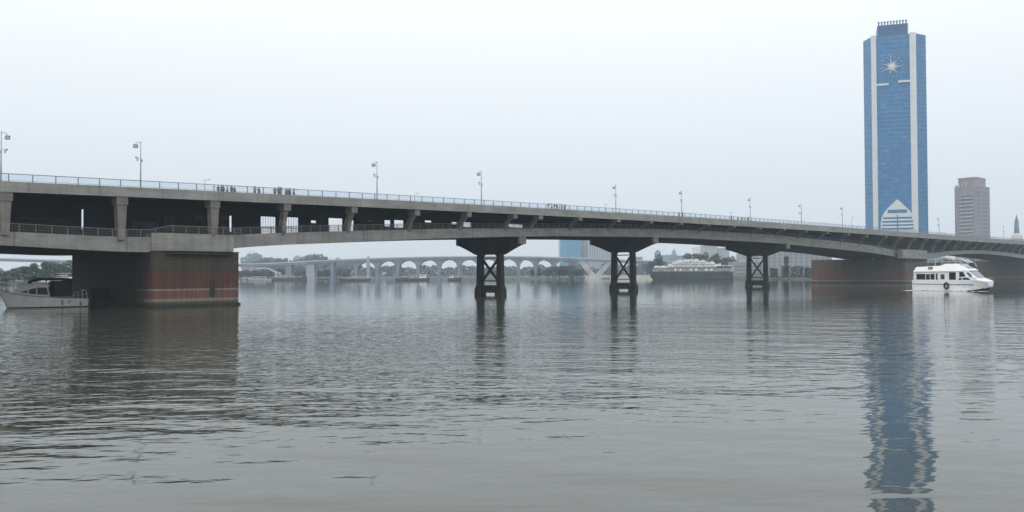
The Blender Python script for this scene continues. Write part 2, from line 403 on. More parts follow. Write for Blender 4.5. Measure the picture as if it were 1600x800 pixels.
# lower girder with the walkway on it
mb = MB(); rings = []
for t_ in st:
    s_, a, c = sg(t_), zgt(t_), zgb(t_)
    rings.append([P(t_, s_, a), P(t_, s_, c), P(t_, s_ + .5, c), P(t_, s_ + .5, a)])
mb.sweep(rings); mb.build('girder_face', M['girder'], bridge)
mb = MB(); rings = []
for t_ in st:
    s_, a, c = sg(t_), zgt(t_), zgb(t_)
    rings.append([P(t_, s_ + .504, a - .05), P(t_, s_ + .504, c + .05), P(t_, WD - 2.5, c + .05), P(t_, WD - 2.5, a - .05)])
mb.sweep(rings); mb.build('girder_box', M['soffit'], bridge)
mb = MB(); rings = []
for t_ in st:
    a, c = zgt(t_), zgb(t_)
    rings.append([P(t_, WD - 2.496, a), P(t_, WD - 2.496, c), P(t_, WD - 2.0, c), P(t_, WD - 2.0, a)])
mb.sweep(rings); mb.build('far_girder_face', M['girder'], bridge)

# inner wall between the two levels, with its openings
SW = 8.0
wins = [(127.5, 131.5, 327, 358), (358.5, 363, 337, 362), (407.5, 431.5, 338.5, 366), (444, 467, 339.5, 366), (486, 496.5, 344.5, 348.5), (513.5, 536, 341, 366),
        (545, 553.5, 344, 366), (575, 585, 343.5, 346.8), (601, 611, 344, 354), (616, 631.5, 344, 356), (664, 675, 344.5, 347.5), (697, 699, 346, 350), (706, 715, 347, 350.5), (724, 737, 347.5, 355), (795, 819, 350.5, 355.5)]
cuts = sorted([(tz(a, (c + d) / 2, SW)[0], tz(b_, (c + d) / 2, SW)[0], tz((a + b_) / 2, d, SW)[1], tz((a + b_) / 2, c, SW)[1]) for a, b_, c, d in wins])
def wall_piece(mbx, ta, tb_, za=None, zb=None):
    n = max(1, int((tb_ - ta) / 8)); rr = []
    for i in range(n + 1):
        q = ta + (tb_ - ta) * i / n
        lo = zgt(q) - .04 if za is None else za; hi = ztop(q) - fdep(q) + .24 if zb is None else zb
        hi = max(hi, lo + .05)
        rr.append([P(q, SW, lo), P(q, SW + .3, lo), P(q, SW + .3, hi), P(q, SW, hi)])
    mbx.sweep(rr)
mb = MB(); cur = T0
for a, b_, lo, hi in cuts:
    if a <= cur: a = cur + .05
    wall_piece(mb, cur, a)
    q = (a + b_) / 2
    if lo > zgt(q) + .1: wall_piece(mb, a, b_, None, lo)
    wall_piece(mb, a, b_, hi, None)
    cur = b_
wall_piece(mb, cur, T1)
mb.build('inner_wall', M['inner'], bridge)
# grey partitions and cabinets set against the inner wall
for a, b_, c, d in [(207, 247, 345, 362), (257, 273, 338, 360), (303, 316, 335, 346), (337, 354, 336, 345), (345, 353, 348, 360), (28, 110, 342, 344), (208, 247, 336, 338)]:
    t0_, z1_ = tz(a, c, SW - .3); t1_, z0_ = tz(b_, d, SW - .3)
    mb = MB(); mb.bbox(t0_, t1_, SW - .3, SW - .02, z0_, z1_)
    for i in range(1, 8): mb.bbox(t0_ + (t1_ - t0_) * i / 8 - .04, t0_ + (t1_ - t0_) * i / 8 + .04, SW - .36, SW - .305, z0_, z1_)
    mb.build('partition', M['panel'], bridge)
# fine lattice in the two larger openings
for a, b_, c, d in [(407.5, 431.5, 338.5, 366), (444, 467, 339.5, 366)]:
    t0_, z1_ = tz(a, c, SW); t1_, z0_ = tz(b_, d, SW)
    mb = MB()
    for i in range(1, 6): mb.bbox(t0_ + (t1_ - t0_) * i / 6 - .025, t0_ + (t1_ - t0_) * i / 6 + .025, SW + .1, SW + .16, z0_, z1_)
    mb.bbox(t0_, t1_, SW + .17, SW + .25, z0_ + (z1_ - z0_) * .35, z0_ + (z1_ - z0_) * .35 + .12)
    mb.build('window_lattice', M['lowrail'], bridge)

# brackets carrying the deck edge
caps = [8, 190, 335, 448, 553, 651, 732, 804, 844, 906, 966, 1017, 1064, 1107, 1147, 1187, 1225, 1259, 1292, 1325, 1354, 1384]
bts = [tz(p, 330, 0.9)[0] for p in caps]
bts = [bts[0] - 31, bts[0] - 15.5] + bts
while bts[-1] < 640: bts.append(bts[-1] + 19.5)
for i, t_ in enumerate(bts):
    zf = ztop(t_) - fdep(t_); s_ = sg(t_); zg = zgt(t_)
    far = 'bracket'
    mb = MB()
    ch = min(1.15, (zf - zg) * .3)
    cw = 0.85
    if s_ < 1.35:                        # upright posts of the left span
        mb.bbox(t_ - cw, t_ + cw, 0.62, 2.4, zf - ch, zf - .01)
        rings = []
        for k in range(9):
            f = k / 8; z = zf - ch - .003 - f * (zf - ch - zg + .5)
            w_ = .62 - .12 * math.sin(f * math.pi / 2); off = .10 * (1 - f)
            rings.append([P(t_ - w_ - off, .72, z), P(t_ + w_ + off, .72, z), P(t_ + w_ + off, 1.9, z), P(t_ - w_ - off, 1.9, z)])
        mb.sweep(rings)
    else:                                # curved corbels springing from the girder
        mb.bbox(t_ - cw * .8, t_ + cw * .8, 0.62, 2.6, zf - ch, zf - .01)
        rings = []
        base = zg - .25 * (zgt(t_) - zgb(t_))
        for k in range(13):
            f = k / 12; z = base + f * (zf - ch * .6 - base)
            so = s_ - .25 - (s_ - .95) * (f ** 2.0)
            if f < .15: so = s_ - .25 * (f / .15)
            rings.append([P(t_ - .36, so, z), P(t_ + .36, so, z), P(t_ + .36, min(s_ + 1.2, so + 1.3), z), P(t_ - .36, min(s_ + 1.2, so + 1.3), z)])
        mb.sweep(rings)
    mb.build('bracket', M['bracket'], bridge)
for t_ in bts[2:30]:                     # posts of the far edge
    mb = MB(); mb.bbox(t_ - .5, t_ + .5, WD - 2.4, WD - 1.4, zgt(t_) - .3, ztop(t_) - .96)
    mb.build('far_post', M['bracket'], bridge)

# upper railing: cap rail, posts, glass panels
rl = MB()
rail_path = [t_ for t_ in np.arange(T0, T1 - 1, 6.0)]
rl.tube([P(t_, .66, ztop(t_) + 1.02) for t_ in rail_path], .055, 6)
railing = rl.build('railing', M['railtop'], bridge)
rl = MB(); rl.tube([P(t_, .66, ztop(t_) + .12) for t_ in rail_path], .03, 5); rl.build('bottom_rail', M['rail'], railing)
step = 3.0
pts_ = np.arange(-36, 640, step)
restp, restg = MB(), MB()
for i, t_ in enumerate(pts_):
    z = ztop(t_)
    a = MB() if i < 100 else restp
    a.bbox(t_ - .045, t_ + .045, .60, .72, z - .02, z + 1.0)
    g = MB() if i < 100 else restg
    z2 = ztop(t_ + step)
    g.hexa([P(t_ + .06, .65, z + .16), P(t_ + step - .06, .65, z2 + .16), P(t_ + step - .06, .67, z2 + .16), P(t_ + .06, .67, z + .16),
            P(t_ + .06, .65, z + .95), P(t_ + step - .06, .65, z2 + .95), P(t_ + step - .06, .67, z2 + .95), P(t_ + .06, .67, z + .95)])
    if i < 100:
        a.build('post', M['rail'], railing); g.build('glass_panel', M['pglass'], railing)
tag(restp.build('post', M['rail'], railing), kind='stuff'); tag(restg.build('glass_panel', M['pglass'], railing), kind='stuff')
# far side railing
fr_ = MB(); fr_.tube([P(t_, WD - .2, ztop(t_) + 1.0) for t_ in rail_path], .05, 5)
for t_ in np.arange(-36, 400, 3.0): fr_.bbox(t_ - .04, t_ + .04, WD - .25, WD - .15, ztop(t_) - .02, ztop(t_) + .98)
fr_.build('far_railing', M['railtop'], bridge)

# ---- massive piers
def rounded(t0_, t1_, s0, s1, r, n=5):
    out = []
    for (ct, cs, a0) in ((t0_ + r, s0 + r, 180), (t1_ - r, s0 + r, 270), (t1_ - r, s1 - r, 0), (t0_ + r, s1 - r, 90)):
        for k in range(n + 1):
            a = R(a0 + 90 * k / n); out.append((ct + r * math.cos(a), cs + r * math.sin(a)))
    return out
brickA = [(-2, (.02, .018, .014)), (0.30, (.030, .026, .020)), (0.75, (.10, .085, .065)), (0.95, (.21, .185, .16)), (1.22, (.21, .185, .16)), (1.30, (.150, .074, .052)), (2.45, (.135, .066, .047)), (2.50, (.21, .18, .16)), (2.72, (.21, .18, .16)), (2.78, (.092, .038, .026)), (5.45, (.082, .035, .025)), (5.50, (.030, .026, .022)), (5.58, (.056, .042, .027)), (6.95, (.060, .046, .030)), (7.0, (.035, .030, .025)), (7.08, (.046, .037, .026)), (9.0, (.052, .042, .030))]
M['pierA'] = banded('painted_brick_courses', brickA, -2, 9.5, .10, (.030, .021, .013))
brickB = [(-2, (.02, .018, .014)), (0.4, (.05, .042, .034)), (0.8, (.20, .17, .14)), (1.3, (.19, .16, .13)), (1.5, (.12, .085, .06)), (3.2, (.14, .065, .045)), (6.0, (.12, .080, .055)), (7.0, (.10, .078, .055)), (12.0, (.11, .09, .07))]
M['pierB'] = banded('weathered_pier_courses', brickB, -2, 12, .9)
def big_pier(pxl, pxr, yt, ybase_dummy, mat, s1, name='pier'):
    t0_ = tz(pxl, yt, 0.0)[0]; t1_, zt = tz(pxr, yt, 0.0)
    rp = rounded(t0_, t1_, 0.0, s1, 1.1)
    mb = MB(); mb.sweep([[P(a, c, z) for a, c in rp] for z in (-2.5, .9, zt)])
    pr = mb.build(name, mat, bridge)
    return pr, t0_, t1_, zt
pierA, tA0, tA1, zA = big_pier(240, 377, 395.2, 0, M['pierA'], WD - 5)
rp = rounded(tA0 - .35, tA1 + .25, -.35, WD - 4.65, 1.3)
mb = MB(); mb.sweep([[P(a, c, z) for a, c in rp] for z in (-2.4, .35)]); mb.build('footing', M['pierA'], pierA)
rp = rounded(tA0 - .1, tA1 + .1, -.1, WD - 4.9, 1.1)
mb = MB(); mb.sweep([[P(a, c, z) for a, c in rp] for z in (zA + .003, zA + .12)]); mb.build('coping', M['pier_dark'], pierA)
# slot in the front face of the near pier: a framed recess
t0_, z1_ = tz(328.6, 436.5, -.0); t1_, z0_ = tz(334.6, 464, -.0)
mb = MB(); mb.bbox(t0_, t1_, -.03, .25, z0_, z1_); mb.build('slot_door', M['black'], pierA)
mb = MB(); mb.bbox(t0_ - .12, t0_ - .004, -.05, .25, z0_, z1_ + .1); mb.bbox(t1_ + .004, t1_ + .12, -.05, .25, z0_, z1_ + .1); mb.build('slot_frame', M['pier_dark'], pierA)
t0_, z1_ = tz(353.5, 437, 0); t1_, z0_ = tz(357, 443, 0)
mb = MB(); mb.bbox(t0_, t1_, -.04, .2, z0_, z1_); mb.build('vent', M['black'], pierA)
# concrete head on the near pier
def pier_head(pxl, pxc, pxr, yb, zt_add, s0, parent):
    tl = tz(pxl, yb, .6)[0]; tc = tz(pxc, yb, s0)[0]; tr_, zb = tz(pxr, yb, s0)
    zt = zgt((tc + tr_) / 2) + zt_add
    poly = [(tl, .75), (tc, s0), (tr_, s0), (tr_, 3.0), (tl, 3.0)]
    mb = MB()
    mb.sweep([[P(a, c, z) for a, c in poly] for z in (zb + .12, zt)])
    mb.build('pier_head', M['girder'], parent)
    ins = [(tl + .2, .9), (tc + .1, s0 + .18), (tr_ - .15, s0 + .18), (tr_ - .15, 2.8), (tl + .2, 2.8)]
    mb = MB(); mb.sweep([[P(a, c, z) for a, c in ins] for z in (zb - .4, zb + .118)])
    mb.build('bearing', M['pier_dark'], parent)
    return tl, tc, tr_, zt
hA = pier_head(238, 268, 365, 394.6, .25, -.75, pierA)
pierB, tB0, tB1, zB = big_pier(1416, 1450, 405.2, 0, M['pierB'], WD + 10)
hB = pier_head(1411, 1422, 1449, 405, .9, -1.2, pierB)
rp = rounded(tB0 - .35, tB1 + .25, -.35, WD + 10.35, 1.3)
mb = MB(); mb.sweep([[P(a, c, z) for a, c in rp] for z in (-2.4, .5)]); mb.build('footing', M['pierB'], pierB)
pierC, tC0, tC1, zC = big_pier(1620, 1632, 407.5, 0, M['pierB'], WD + 6)
hC = pier_head(1618, 1621, 1632, 407, .9, -1.2, pierC)

# ---- braced frame piers under the middle spans
def frame_pier(px, sc_, half, lead):
    t_ = tz(px, 400, sc_)[0]
    zt = zgb(t_) + .02
    q = lambda a, b_, z: P(t_ + b_, sc_ + a, z)
    pr = MB()
    # hammerhead cap with drooping ends
    hb = 1.15; cwid = 3.85
    prof = [(-half, zt), (-half, zt - 1.7)]
    zc = zt - 4.0
    for k in range(7):
        f = k / 6; a = -half + (half - cwid) * f; prof.append((a, zt - 1.7 - (zt - 1.7 - zc) * (f ** 1.15)))
    right = [(-a, z) for a, z in reversed(prof)]
    for i in range(len(prof) - 1):       # convex slices, so no long n-gon
        (a0, z0_), (a1, z1_) = prof[i], prof[i + 1]
        if abs(a1 - a0) < 1e-6: continue
        for sgn in (1, -1):
            poly = [q(sgn * a0, -hb, zt), q(sgn * a0, -hb, z0_), q(sgn * a1, -hb, z1_), q(sgn * a1, -hb, zt)]
            pr.prism(poly, U * (2 * hb))
    pr.bbox(t_ - hb, t_ + hb, sc_ - cwid, sc_ + cwid, zc, zt)
    cap = pr.build('pier', M['pier_dark'], bridge)
    bm = bmesh.new(); bm.from_mesh(cap.data); bmesh.ops.remove_doubles(bm, verts=bm.verts, dist=.002); bm.to_mesh(cap.data); bm.free()
    # end blocks in a lighter colour, sky light on the outward ends painted in
    for sgn in (-1, 1):
        mb = MB(); mb.prism([q(sgn * (half + .003), -hb - .05, zt + .05), q(sgn * (half + .003), -hb - .05, zt - 1.75), q(sgn * (half + .5), -hb - .05, zt - 1.65), q(sgn * (half + .5), -hb - .05, zt + .05)], U * (2 * hb + .1))
        mb.build('lit_end', M['bracket'], cap)
    lb = .62
    for sgn in (-1, 1):
        mb = MB(); rings = []
        for z, wo_, wi in ((-2.5, 4.35, 2.15), (1.2, 4.3, 2.2), (2.3, 3.95, 2.45), (zc - .3, 3.75, 2.5), (zc + .4, 3.75, 2.2)):
            b2 = lb + (.3 if z < 1.5 else 0)
            rings.append([q(sgn * wo_, -b2, z), q(sgn * wi, -b2, z), q(sgn * wi, b2, z), q(sgn * wo_, b2, z)])
        mb.sweep(rings); mb.build('leg', M['pier_dark'], cap)
    mb = MB(); mb.bbox(t_ - .7, t_ + .7, sc_ - 2.2, sc_ + 2.2, .42, 2.2)
    mb.build('tie_beam', M['pier_dark'], cap)
    zlo, zhi = 3.35, zc - .95
    for z in (zlo - .15, zhi + .15):
        mb = MB(); mb.bbox(t_ - .2, t_ + .2, sc_ - 2.5, sc_ + 2.5, z - .13, z + .13); mb.build('cross_bar', M['pier_dark'], cap)
    for sgn in (-1, 1):
        mb = MB(); a0, a1 = -2.5 * sgn, 2.5 * sgn
        e = .42; b0 = -.30 if sgn > 0 else .02
        mb.prism([q(a0, b0, zlo - e), q(a1, b0, zhi - e), q(a1, b0, zhi + e), q(a0, b0, zlo + e)], U * .28)
        mb.build('brace', M['pier_dark'], cap)
    # rounded fillets at the top of the opening
    mb = MB()
    for sgn in (-1, 1):
        pts2 = [(2.5, zc + .1)] + [(2.5 - 1.0 + 1.0 * math.cos(R(a)), zc - .9 + .95 * math.sin(R(a))) for a in (0, 22, 45, 67, 90)] + [(1.5, zc + .1)]
        mb.prism([q(sgn * a, -.55, z) for a, z in pts2], U * 1.1)
    mb.build('fillet', M['pier_dark'], cap)
    return t_
for px, half in ((766, 9.6), (974, 10.3), (1183, 11.2)):
    frame_pier(px, 14.0, half, 0)

# ---- walkway railing on the lower level
def lr(t_):
    """offset and height of the walkway railing, stepping out round the pier heads"""
    s_, z = sg(t_) + .12, zgt(t_)
    tl, tc, tr_, zt = hA
    if tl < t_ < tr_ + 3:
        f = min(1, max(0, (t_ - tl) / max(.1, tc - tl))) * min(1, max(0, (tr_ + 3 - t_) / 3.0))
        s_ = s_ * (1 - f) + (-.55) * f; z = z * (1 - f) + zt * f
    return s_, z
lp = [t_ for t_ in np.arange(T0, 420, 1.0)]
mb = MB(); mb.tube([P(t_, lr(t_)[0], lr(t_)[1] + 1.12) for t_ in lp], .05, 6)
wrail = mb.build('walkway_railing', M['railtop'], bridge)
for dz in (.38, .75):
    mb = MB(); mb.tube([P(t_, lr(t_)[0], lr(t_)[1] + dz) for t_ in lp], .02, 4); mb.build('mid_rail', M['lowrail'], wrail)
restp = MB()
for i, t_ in enumerate(np.arange(-36, 420, 2.1)):
    s_, z = lr(t_); a = MB() if i < 100 else restp
    a.bbox(t_ - .045, t_ + .045, s_ - .05, s_ + .05, z - .05, z + 1.1)
    if i < 100: a.build('post', M['railtop'], wrail)
tag(restp.build('post', M['railtop'], wrail), kind='stuff')
mb = MB()
for t_ in np.arange(-36, 300, .19):
    s_, z = lr(t_); mb.bbox(t_ - .02, t_ + .02, s_ - .015, s_ + .015, z, z + 1.09)
tag(mb.build('baluster', M['lowrail'], wrail), kind='stuff')
# small white boxes under the soffit, added as pale light spots near the right piers
for px, py in ((1322, 406), (1328, 406), (1364, 405.5), (1552, 411), (1579, 410)):
    k = ray(px, py); 
    for s_ in np.arange(6, 36, .5):
        t_, z = S(px, py, s_)
        if z > zgb(t_) - .6: break
    mb = MB(); mb.bbox(t_ - .7, t_ + .7, s_ - .25, s_ + .25, z - .35, z + .25); mb.bbox(t_ - .1, t_ + .1, s_ - .1, s_ + .1, z + .254, zgb(t_) + .1)
    mb.build('light_spot', M['white'], bridge)

# ------------------------------------------------------------------ lamp posts on the bridge
def lamp_proto(kind, label):
    o = empty('lamp_post', (0, 0, 0), label, 'lamp post', 'lamp posts along the bridge parapet')
    mb = MB()
    if kind == 'A':
        mb.tube([(0, 0, 0), (0, 0, 3.5), (0, 0, 7.0)], [.095, .08, .06], 8); mb.build('pole', M['pole'], o, False, True)
        mb = MB(); mb.tube([(-.01, 0, 6.75), (-.35, 0, 6.9), (-.75, 0, 6.6)], .045, 6); mb.build('arm', M['pole'], o, False)
        mb = MB(); mb.box(-1.0, -.5, -.24, .24, 6.03, 6.10); mb.box(-1.0, -.5, -.24, .24, 6.42, 6.51); mb.box(-1.0, -.94, -.24, .24, 6.104, 6.416); mb.box(-.56, -.5, -.24, .24, 6.104, 6.416)
        lh = mb.build('lamp_head', M['lamp'], o, False)
        mb = MB(); mb.box(-.90, -.60, -.15, .15, 6.13, 6.39); mb.build('lens', M['white'], lh, False)
        mb = MB(); mb.tube([(-.01, 0, 4.6), (-.6, 0, 4.65)], .035, 6); mb.build('arm', M['pole'], o, False)
        mb = MB(); mb.box(-.78, -.48, -.1, .1, 4.58, 4.80); mb.box(-.55, -.38, -.08, .08, 4.26, 4.5); mb.build('camera', M['lamp'], o, False)
        mb = MB(); mb.box(.07, .22, -.12, .12, 4.15, 4.5); mb.build('junction_box', M['lamp'], o, False)
    elif kind == 'B':
        mb.tube([(0, 0, 0), (0, 0, 2.5)], [.06, .045], 7); mb.build('pole', M['pole'], o, False, True)
        mb = MB(); mb.tube([(.02, 0, 2.4), (.75, 0, 2.45)], .03, 5); mb.build('arm', M['pole'], o, False)
        mb = MB(); mb.prism([(.55, -.1, 2.35), (.95, -.1, 2.55), (.9, -.1, 2.68), (.5, -.1, 2.46)], (0, .2, 0)); mb.build('lamp_head', M['lamp'], o, False)
    else:                                # hook shaped
        pts = [(0, 0, 0), (0, 0, 4.5)] + [(-.9 + .9 * math.cos(R(a)), 0, 5.6 + 1.2 * math.sin(R(a))) for a in (0, 30, 60, 90, 120, 150)]
        mb.tube(pts, [.10, .08] + [.06] * 6, 7); mb.build('pole', M['pole'], o, False, True)
        mb = MB(); mb.box(-2.0, -1.3, -.25, .25, 5.85, 6.2); mb.build('lamp_head', M['lamp'], o, False)
        mb = MB(); mb.tube([(0, 0, 3.9), (-1.3, 0, 3.95)], .05, 5); mb.box(-1.6, -1.1, -.2, .2, 3.75, 4.15); mb.build('camera', M['lamp'], o, False)
    return o
lamps = [
    ('A', 2, 205, 'grey lamp post cut by the left edge of the photo, its camera arm reaching right', True),
    ('A', 220, 221, 'grey lamp post on the parapet above the second bracket from the left', False),
    ('A', 589, 252, 'tall grey lamp post on the bridge over the left end of the first open span', False),
    ('A', 752, 267, 'grey lamp post above the first braced pier, with a small side bracket', False),
    ('A', 962, 289, 'slim grey lamp post just left of the second braced pier', False),
    ('A', 1065, 298, 'slim lamp post with two people standing at its foot', False),
    ('A', 1172, 309, 'slim grey lamp post above the third braced pier', False),
    ('C', 1252, 319, 'pale hooked lamp post with a doubled head right of the third braced pier', False),
    ('A', 1316, 323, 'thin lamp post in the gap left of the blue tower', False),
    ('C', 1467, 340, 'thin hooked lamp post between the blue tower and the brick tower', False),
    ('A', 1568, 352, 'faint thin lamp post between the brick tower and the minaret', False),
    ('B', 320, 279, 'short post with a small lamp beside the leftmost group of people', False),
    ('B', 648, 301, 'short post with a small lamp between the two tall lamp posts left of mid bridge', False),
    ('B', 945, 318, 'short post with a small lamp just left of a slim lamp post at mid bridge', False),
    ('B', 1142, 331, 'short post with a small lamp beside a person in blue', False),
    ('B', 1331, 339, 'short post with a small lamp close to the left edge of the blue tower', False)]
protos = {}
for kind, px, yt, lab, flip in lamps:
    t_, zt = tz(px, yt, 1.35); z0_ = ztop(t_) - .56
    if kind not in protos: protos[kind] = o = lamp_proto(kind, lab)
    else: o = copy_tree(protos[kind])
    o['label'] = lab
    hgt = {'A': 7.0, 'B': 2.62, 'C': 6.8}[kind]
    k = (zt - z0_) / hgt
    o.location = P(t_, 1.35, z0_); o.rotation_euler = (0, 0, BR + (math.pi if flip else 0))
    o.scale = (k if kind != 'B' else max(k * .8, 1), min(k, 1.3), k)

# ------------------------------------------------------------------ people
def skin_mesh(name, joints, edges, radii, sub=1):
    me = bpy.data.meshes.new(name); me.from_pydata(joints, edges, [])
    o = bpy.data.objects.new('tmp', me); COL.objects.link(o)
    sm = o.modifiers.new('skin', 'SKIN'); sm.use_smooth_shade = True
    sv = me.skin_vertices[0].data
    for i, r_ in enumerate(radii):
        sv[i].radius = (r_, r_) if not isinstance(r_, tuple) else r_
    sv[0].use_root = True
    o.modifiers.new('sub', 'SUBSURF').levels = sub
    dg = bpy.context.evaluated_depsgraph_get(); dg.update()
    m2 = bpy.data.meshes.new_from_object(o.evaluated_get(dg)); m2.name = name
    bpy.data.objects.remove(o); return m2
def pose(kind):
    """joint positions of a 1.72 m person facing -Y (towards the river)"""
    lean = .12 if kind == 'lean' else 0.0
    J = {'pel': (0, 0, .95), 'sp': (0, -lean * .4, 1.18), 'ch': (0, -lean, 1.36), 'nk': (0, -lean - .02, 1.48), 'hd': (0, -lean - .04, 1.56), 'ht': (0, -lean - .03, 1.66)}
    for s_, n_ in ((-1, 'L'), (1, 'R')):
        J['sh' + n_] = (.18 * s_, -lean, 1.40)
        if kind == 'lean': J['el' + n_] = (.25 * s_, -lean - .12, 1.16); J['wr' + n_] = (.14 * s_, -lean - .34, 1.20); J['hn' + n_] = (.09 * s_, -lean - .42, 1.19)
        elif kind == 'wave' and s_ > 0: J['el' + n_] = (.36, -.05, 1.36); J['wr' + n_] = (.42, -.1, 1.60); J['hn' + n_] = (.42, -.11, 1.69)
        else: J['el' + n_] = (.25 * s_, .02, 1.12); J['wr' + n_] = (.25 * s_, -.04, .88); J['hn' + n_] = (.245 * s_, -.06, .79)
        J['hp' + n_] = (.10 * s_, 0, .90); 
        if kind == 'sit': J['kn' + n_] = (.12 * s_, -.42, .90); J['an' + n_] = (.12 * s_, -.44, .48); J['to' + n_] = (.13 * s_, -.58, .42)
        elif kind == 'wave': J['kn' + n_] = (.11 * s_, -.08 * s_, .49); J['an' + n_] = (.11 * s_, .12 * -s_, .08); J['to' + n_] = (.12 * s_, .12 * -s_ - .16, .03)
        else: J['kn' + n_] = (.11 * s_, -.02, .49); J['an' + n_] = (.11 * s_, .02, .08); J['to' + n_] = (.13 * s_, -.15, .03)
    return J
def person_mesh(kind):
    J = pose(kind)
    def chain(names, links, rad, nm, sub=1):
        idx = {n: i for i, n in enumerate(names)}
        return skin_mesh(nm, [J[n] for n in names], [(idx[a], idx[b_]) for a, b_ in links], [rad[n] for n in names], sub)
    rb = {'pel': .13, 'sp': .115, 'ch': .14, 'nk': .055, 'hd': .092, 'ht': .075}
    for n_ in 'LR': rb.update({'sh' + n_: .062, 'el' + n_: .042, 'wr' + n_: .030, 'hn' + n_: .034, 'hp' + n_: .085, 'kn' + n_: .055, 'an' + n_: .040, 'to' + n_: .035})
    lk = [('pel', 'sp'), ('sp', 'ch'), ('ch', 'nk'), ('nk', 'hd'), ('hd', 'ht')]
    for n_ in 'LR': lk += [('ch', 'sh' + n_), ('sh' + n_, 'el' + n_), ('el' + n_, 'wr' + n_), ('wr' + n_, 'hn' + n_), ('pel', 'hp' + n_), ('hp' + n_, 'kn' + n_), ('kn' + n_, 'an' + n_), ('an' + n_, 'to' + n_)]
    body = chain(list(rb), lk, rb, 'person')
    rs = {'pel': .155, 'sp': .14, 'ch': .165}
    for n_ in 'LR': rs.update({'sh' + n_: .080, 'el' + n_: .058})
    shirt = chain(list(rs), [('pel', 'sp'), ('sp', 'ch')] + [(a + n_, b_ + n_) for n_ in 'LR' for a, b_ in (('sh', 'el'),)] + [('ch', 'sh' + n_) for n_ in 'LR'], rs, 'shirt')
    rt = {'pel': .145}
    for n_ in 'LR': rt.update({'hp' + n_: .105, 'kn' + n_: .075, 'an' + n_: .062})
    trs = chain(list(rt), [('pel', 'hp' + n_) for n_ in 'LR'] + [(a + n_, b_ + n_) for n_ in 'LR' for a, b_ in (('hp', 'kn'), ('kn', 'an'))], rt, 'trousers')
    hx, hy, hz_ = J['hd']; bm = bmesh.new(); bmesh.ops.create_icosphere(bm, subdivisions=2, radius=.112)
    for v in bm.verts:
        v.co.y *= 1.05
        if v.co.y < -.03 and v.co.z < .045: v.co.y = -.03
        if v.co.z < -.06: v.co.z = -.06
        v.co += Vector((hx, hy + .02, hz_ + .075))
    hair = bpy.data.meshes.new('hair'); bm.to_mesh(hair); bm.free()
    return body, shirt, trs, hair
CLOTH = {}
def cloth(c):
    if c not in CLOTH: CLOTH[c] = simple('cloth', c, 0.85, 0.2, 6.0, local=True)
    return CLOTH[c]
M['skin'] = simple('skin', (0.30, 0.18, 0.12), 0.6, 0.1, 4.0); M['hair'] = simple('hair', (0.015, 0.012, 0.01), 0.6, 0.2, 8.0)
PM = {k: person_mesh(k) for k in ('stand', 'lean', 'wave', 'sit')}
for k in PM:
    for mme, mt in zip(PM[k], ('skin', 'white', 'white', 'hair')):
        mme.materials.clear(); mme.materials.append(M[mt])
BLK, NVY, GRY, WHT, BRN, RED, GRN, BLU = (.015, .015, .018), (.02, .03, .07), (.16, .16, .17), (.70, .71, .72), (.10, .06, .04), (.35, .06, .03), (.04, .07, .05), (.06, .12, .32)
def person(px, s_, kind, top, bot, label, grp, z=None, scale=1.0, dyaw=0.0):
    t_ = tz(px, 300, s_)[0]
    loc = P(t_, s_, ztop(t_) - .56 if z is None else z)
    yaw = math.atan2(U.y, U.x) + dyaw
    ms = PM[kind]
    o = bpy.data.objects.new('person', ms[0]); COL.objects.link(o); o.location = loc; o.rotation_euler = (0, 0, yaw); o.scale = (scale,) * 3
    tag(o, label, 'person', grp)
    for nm, me, c in (('shirt', ms[1], top), ('trousers', ms[2], bot), ('hair', ms[3], None)):
        ch = bpy.data.objects.new(nm, me); COL.objects.link(ch); ch.parent = o
        if c is not None: ch.material_slots[0].link = 'OBJECT'; ch.material_slots[0].material = cloth(c)
    return o
G1 = 'people standing along the bridge parapet'
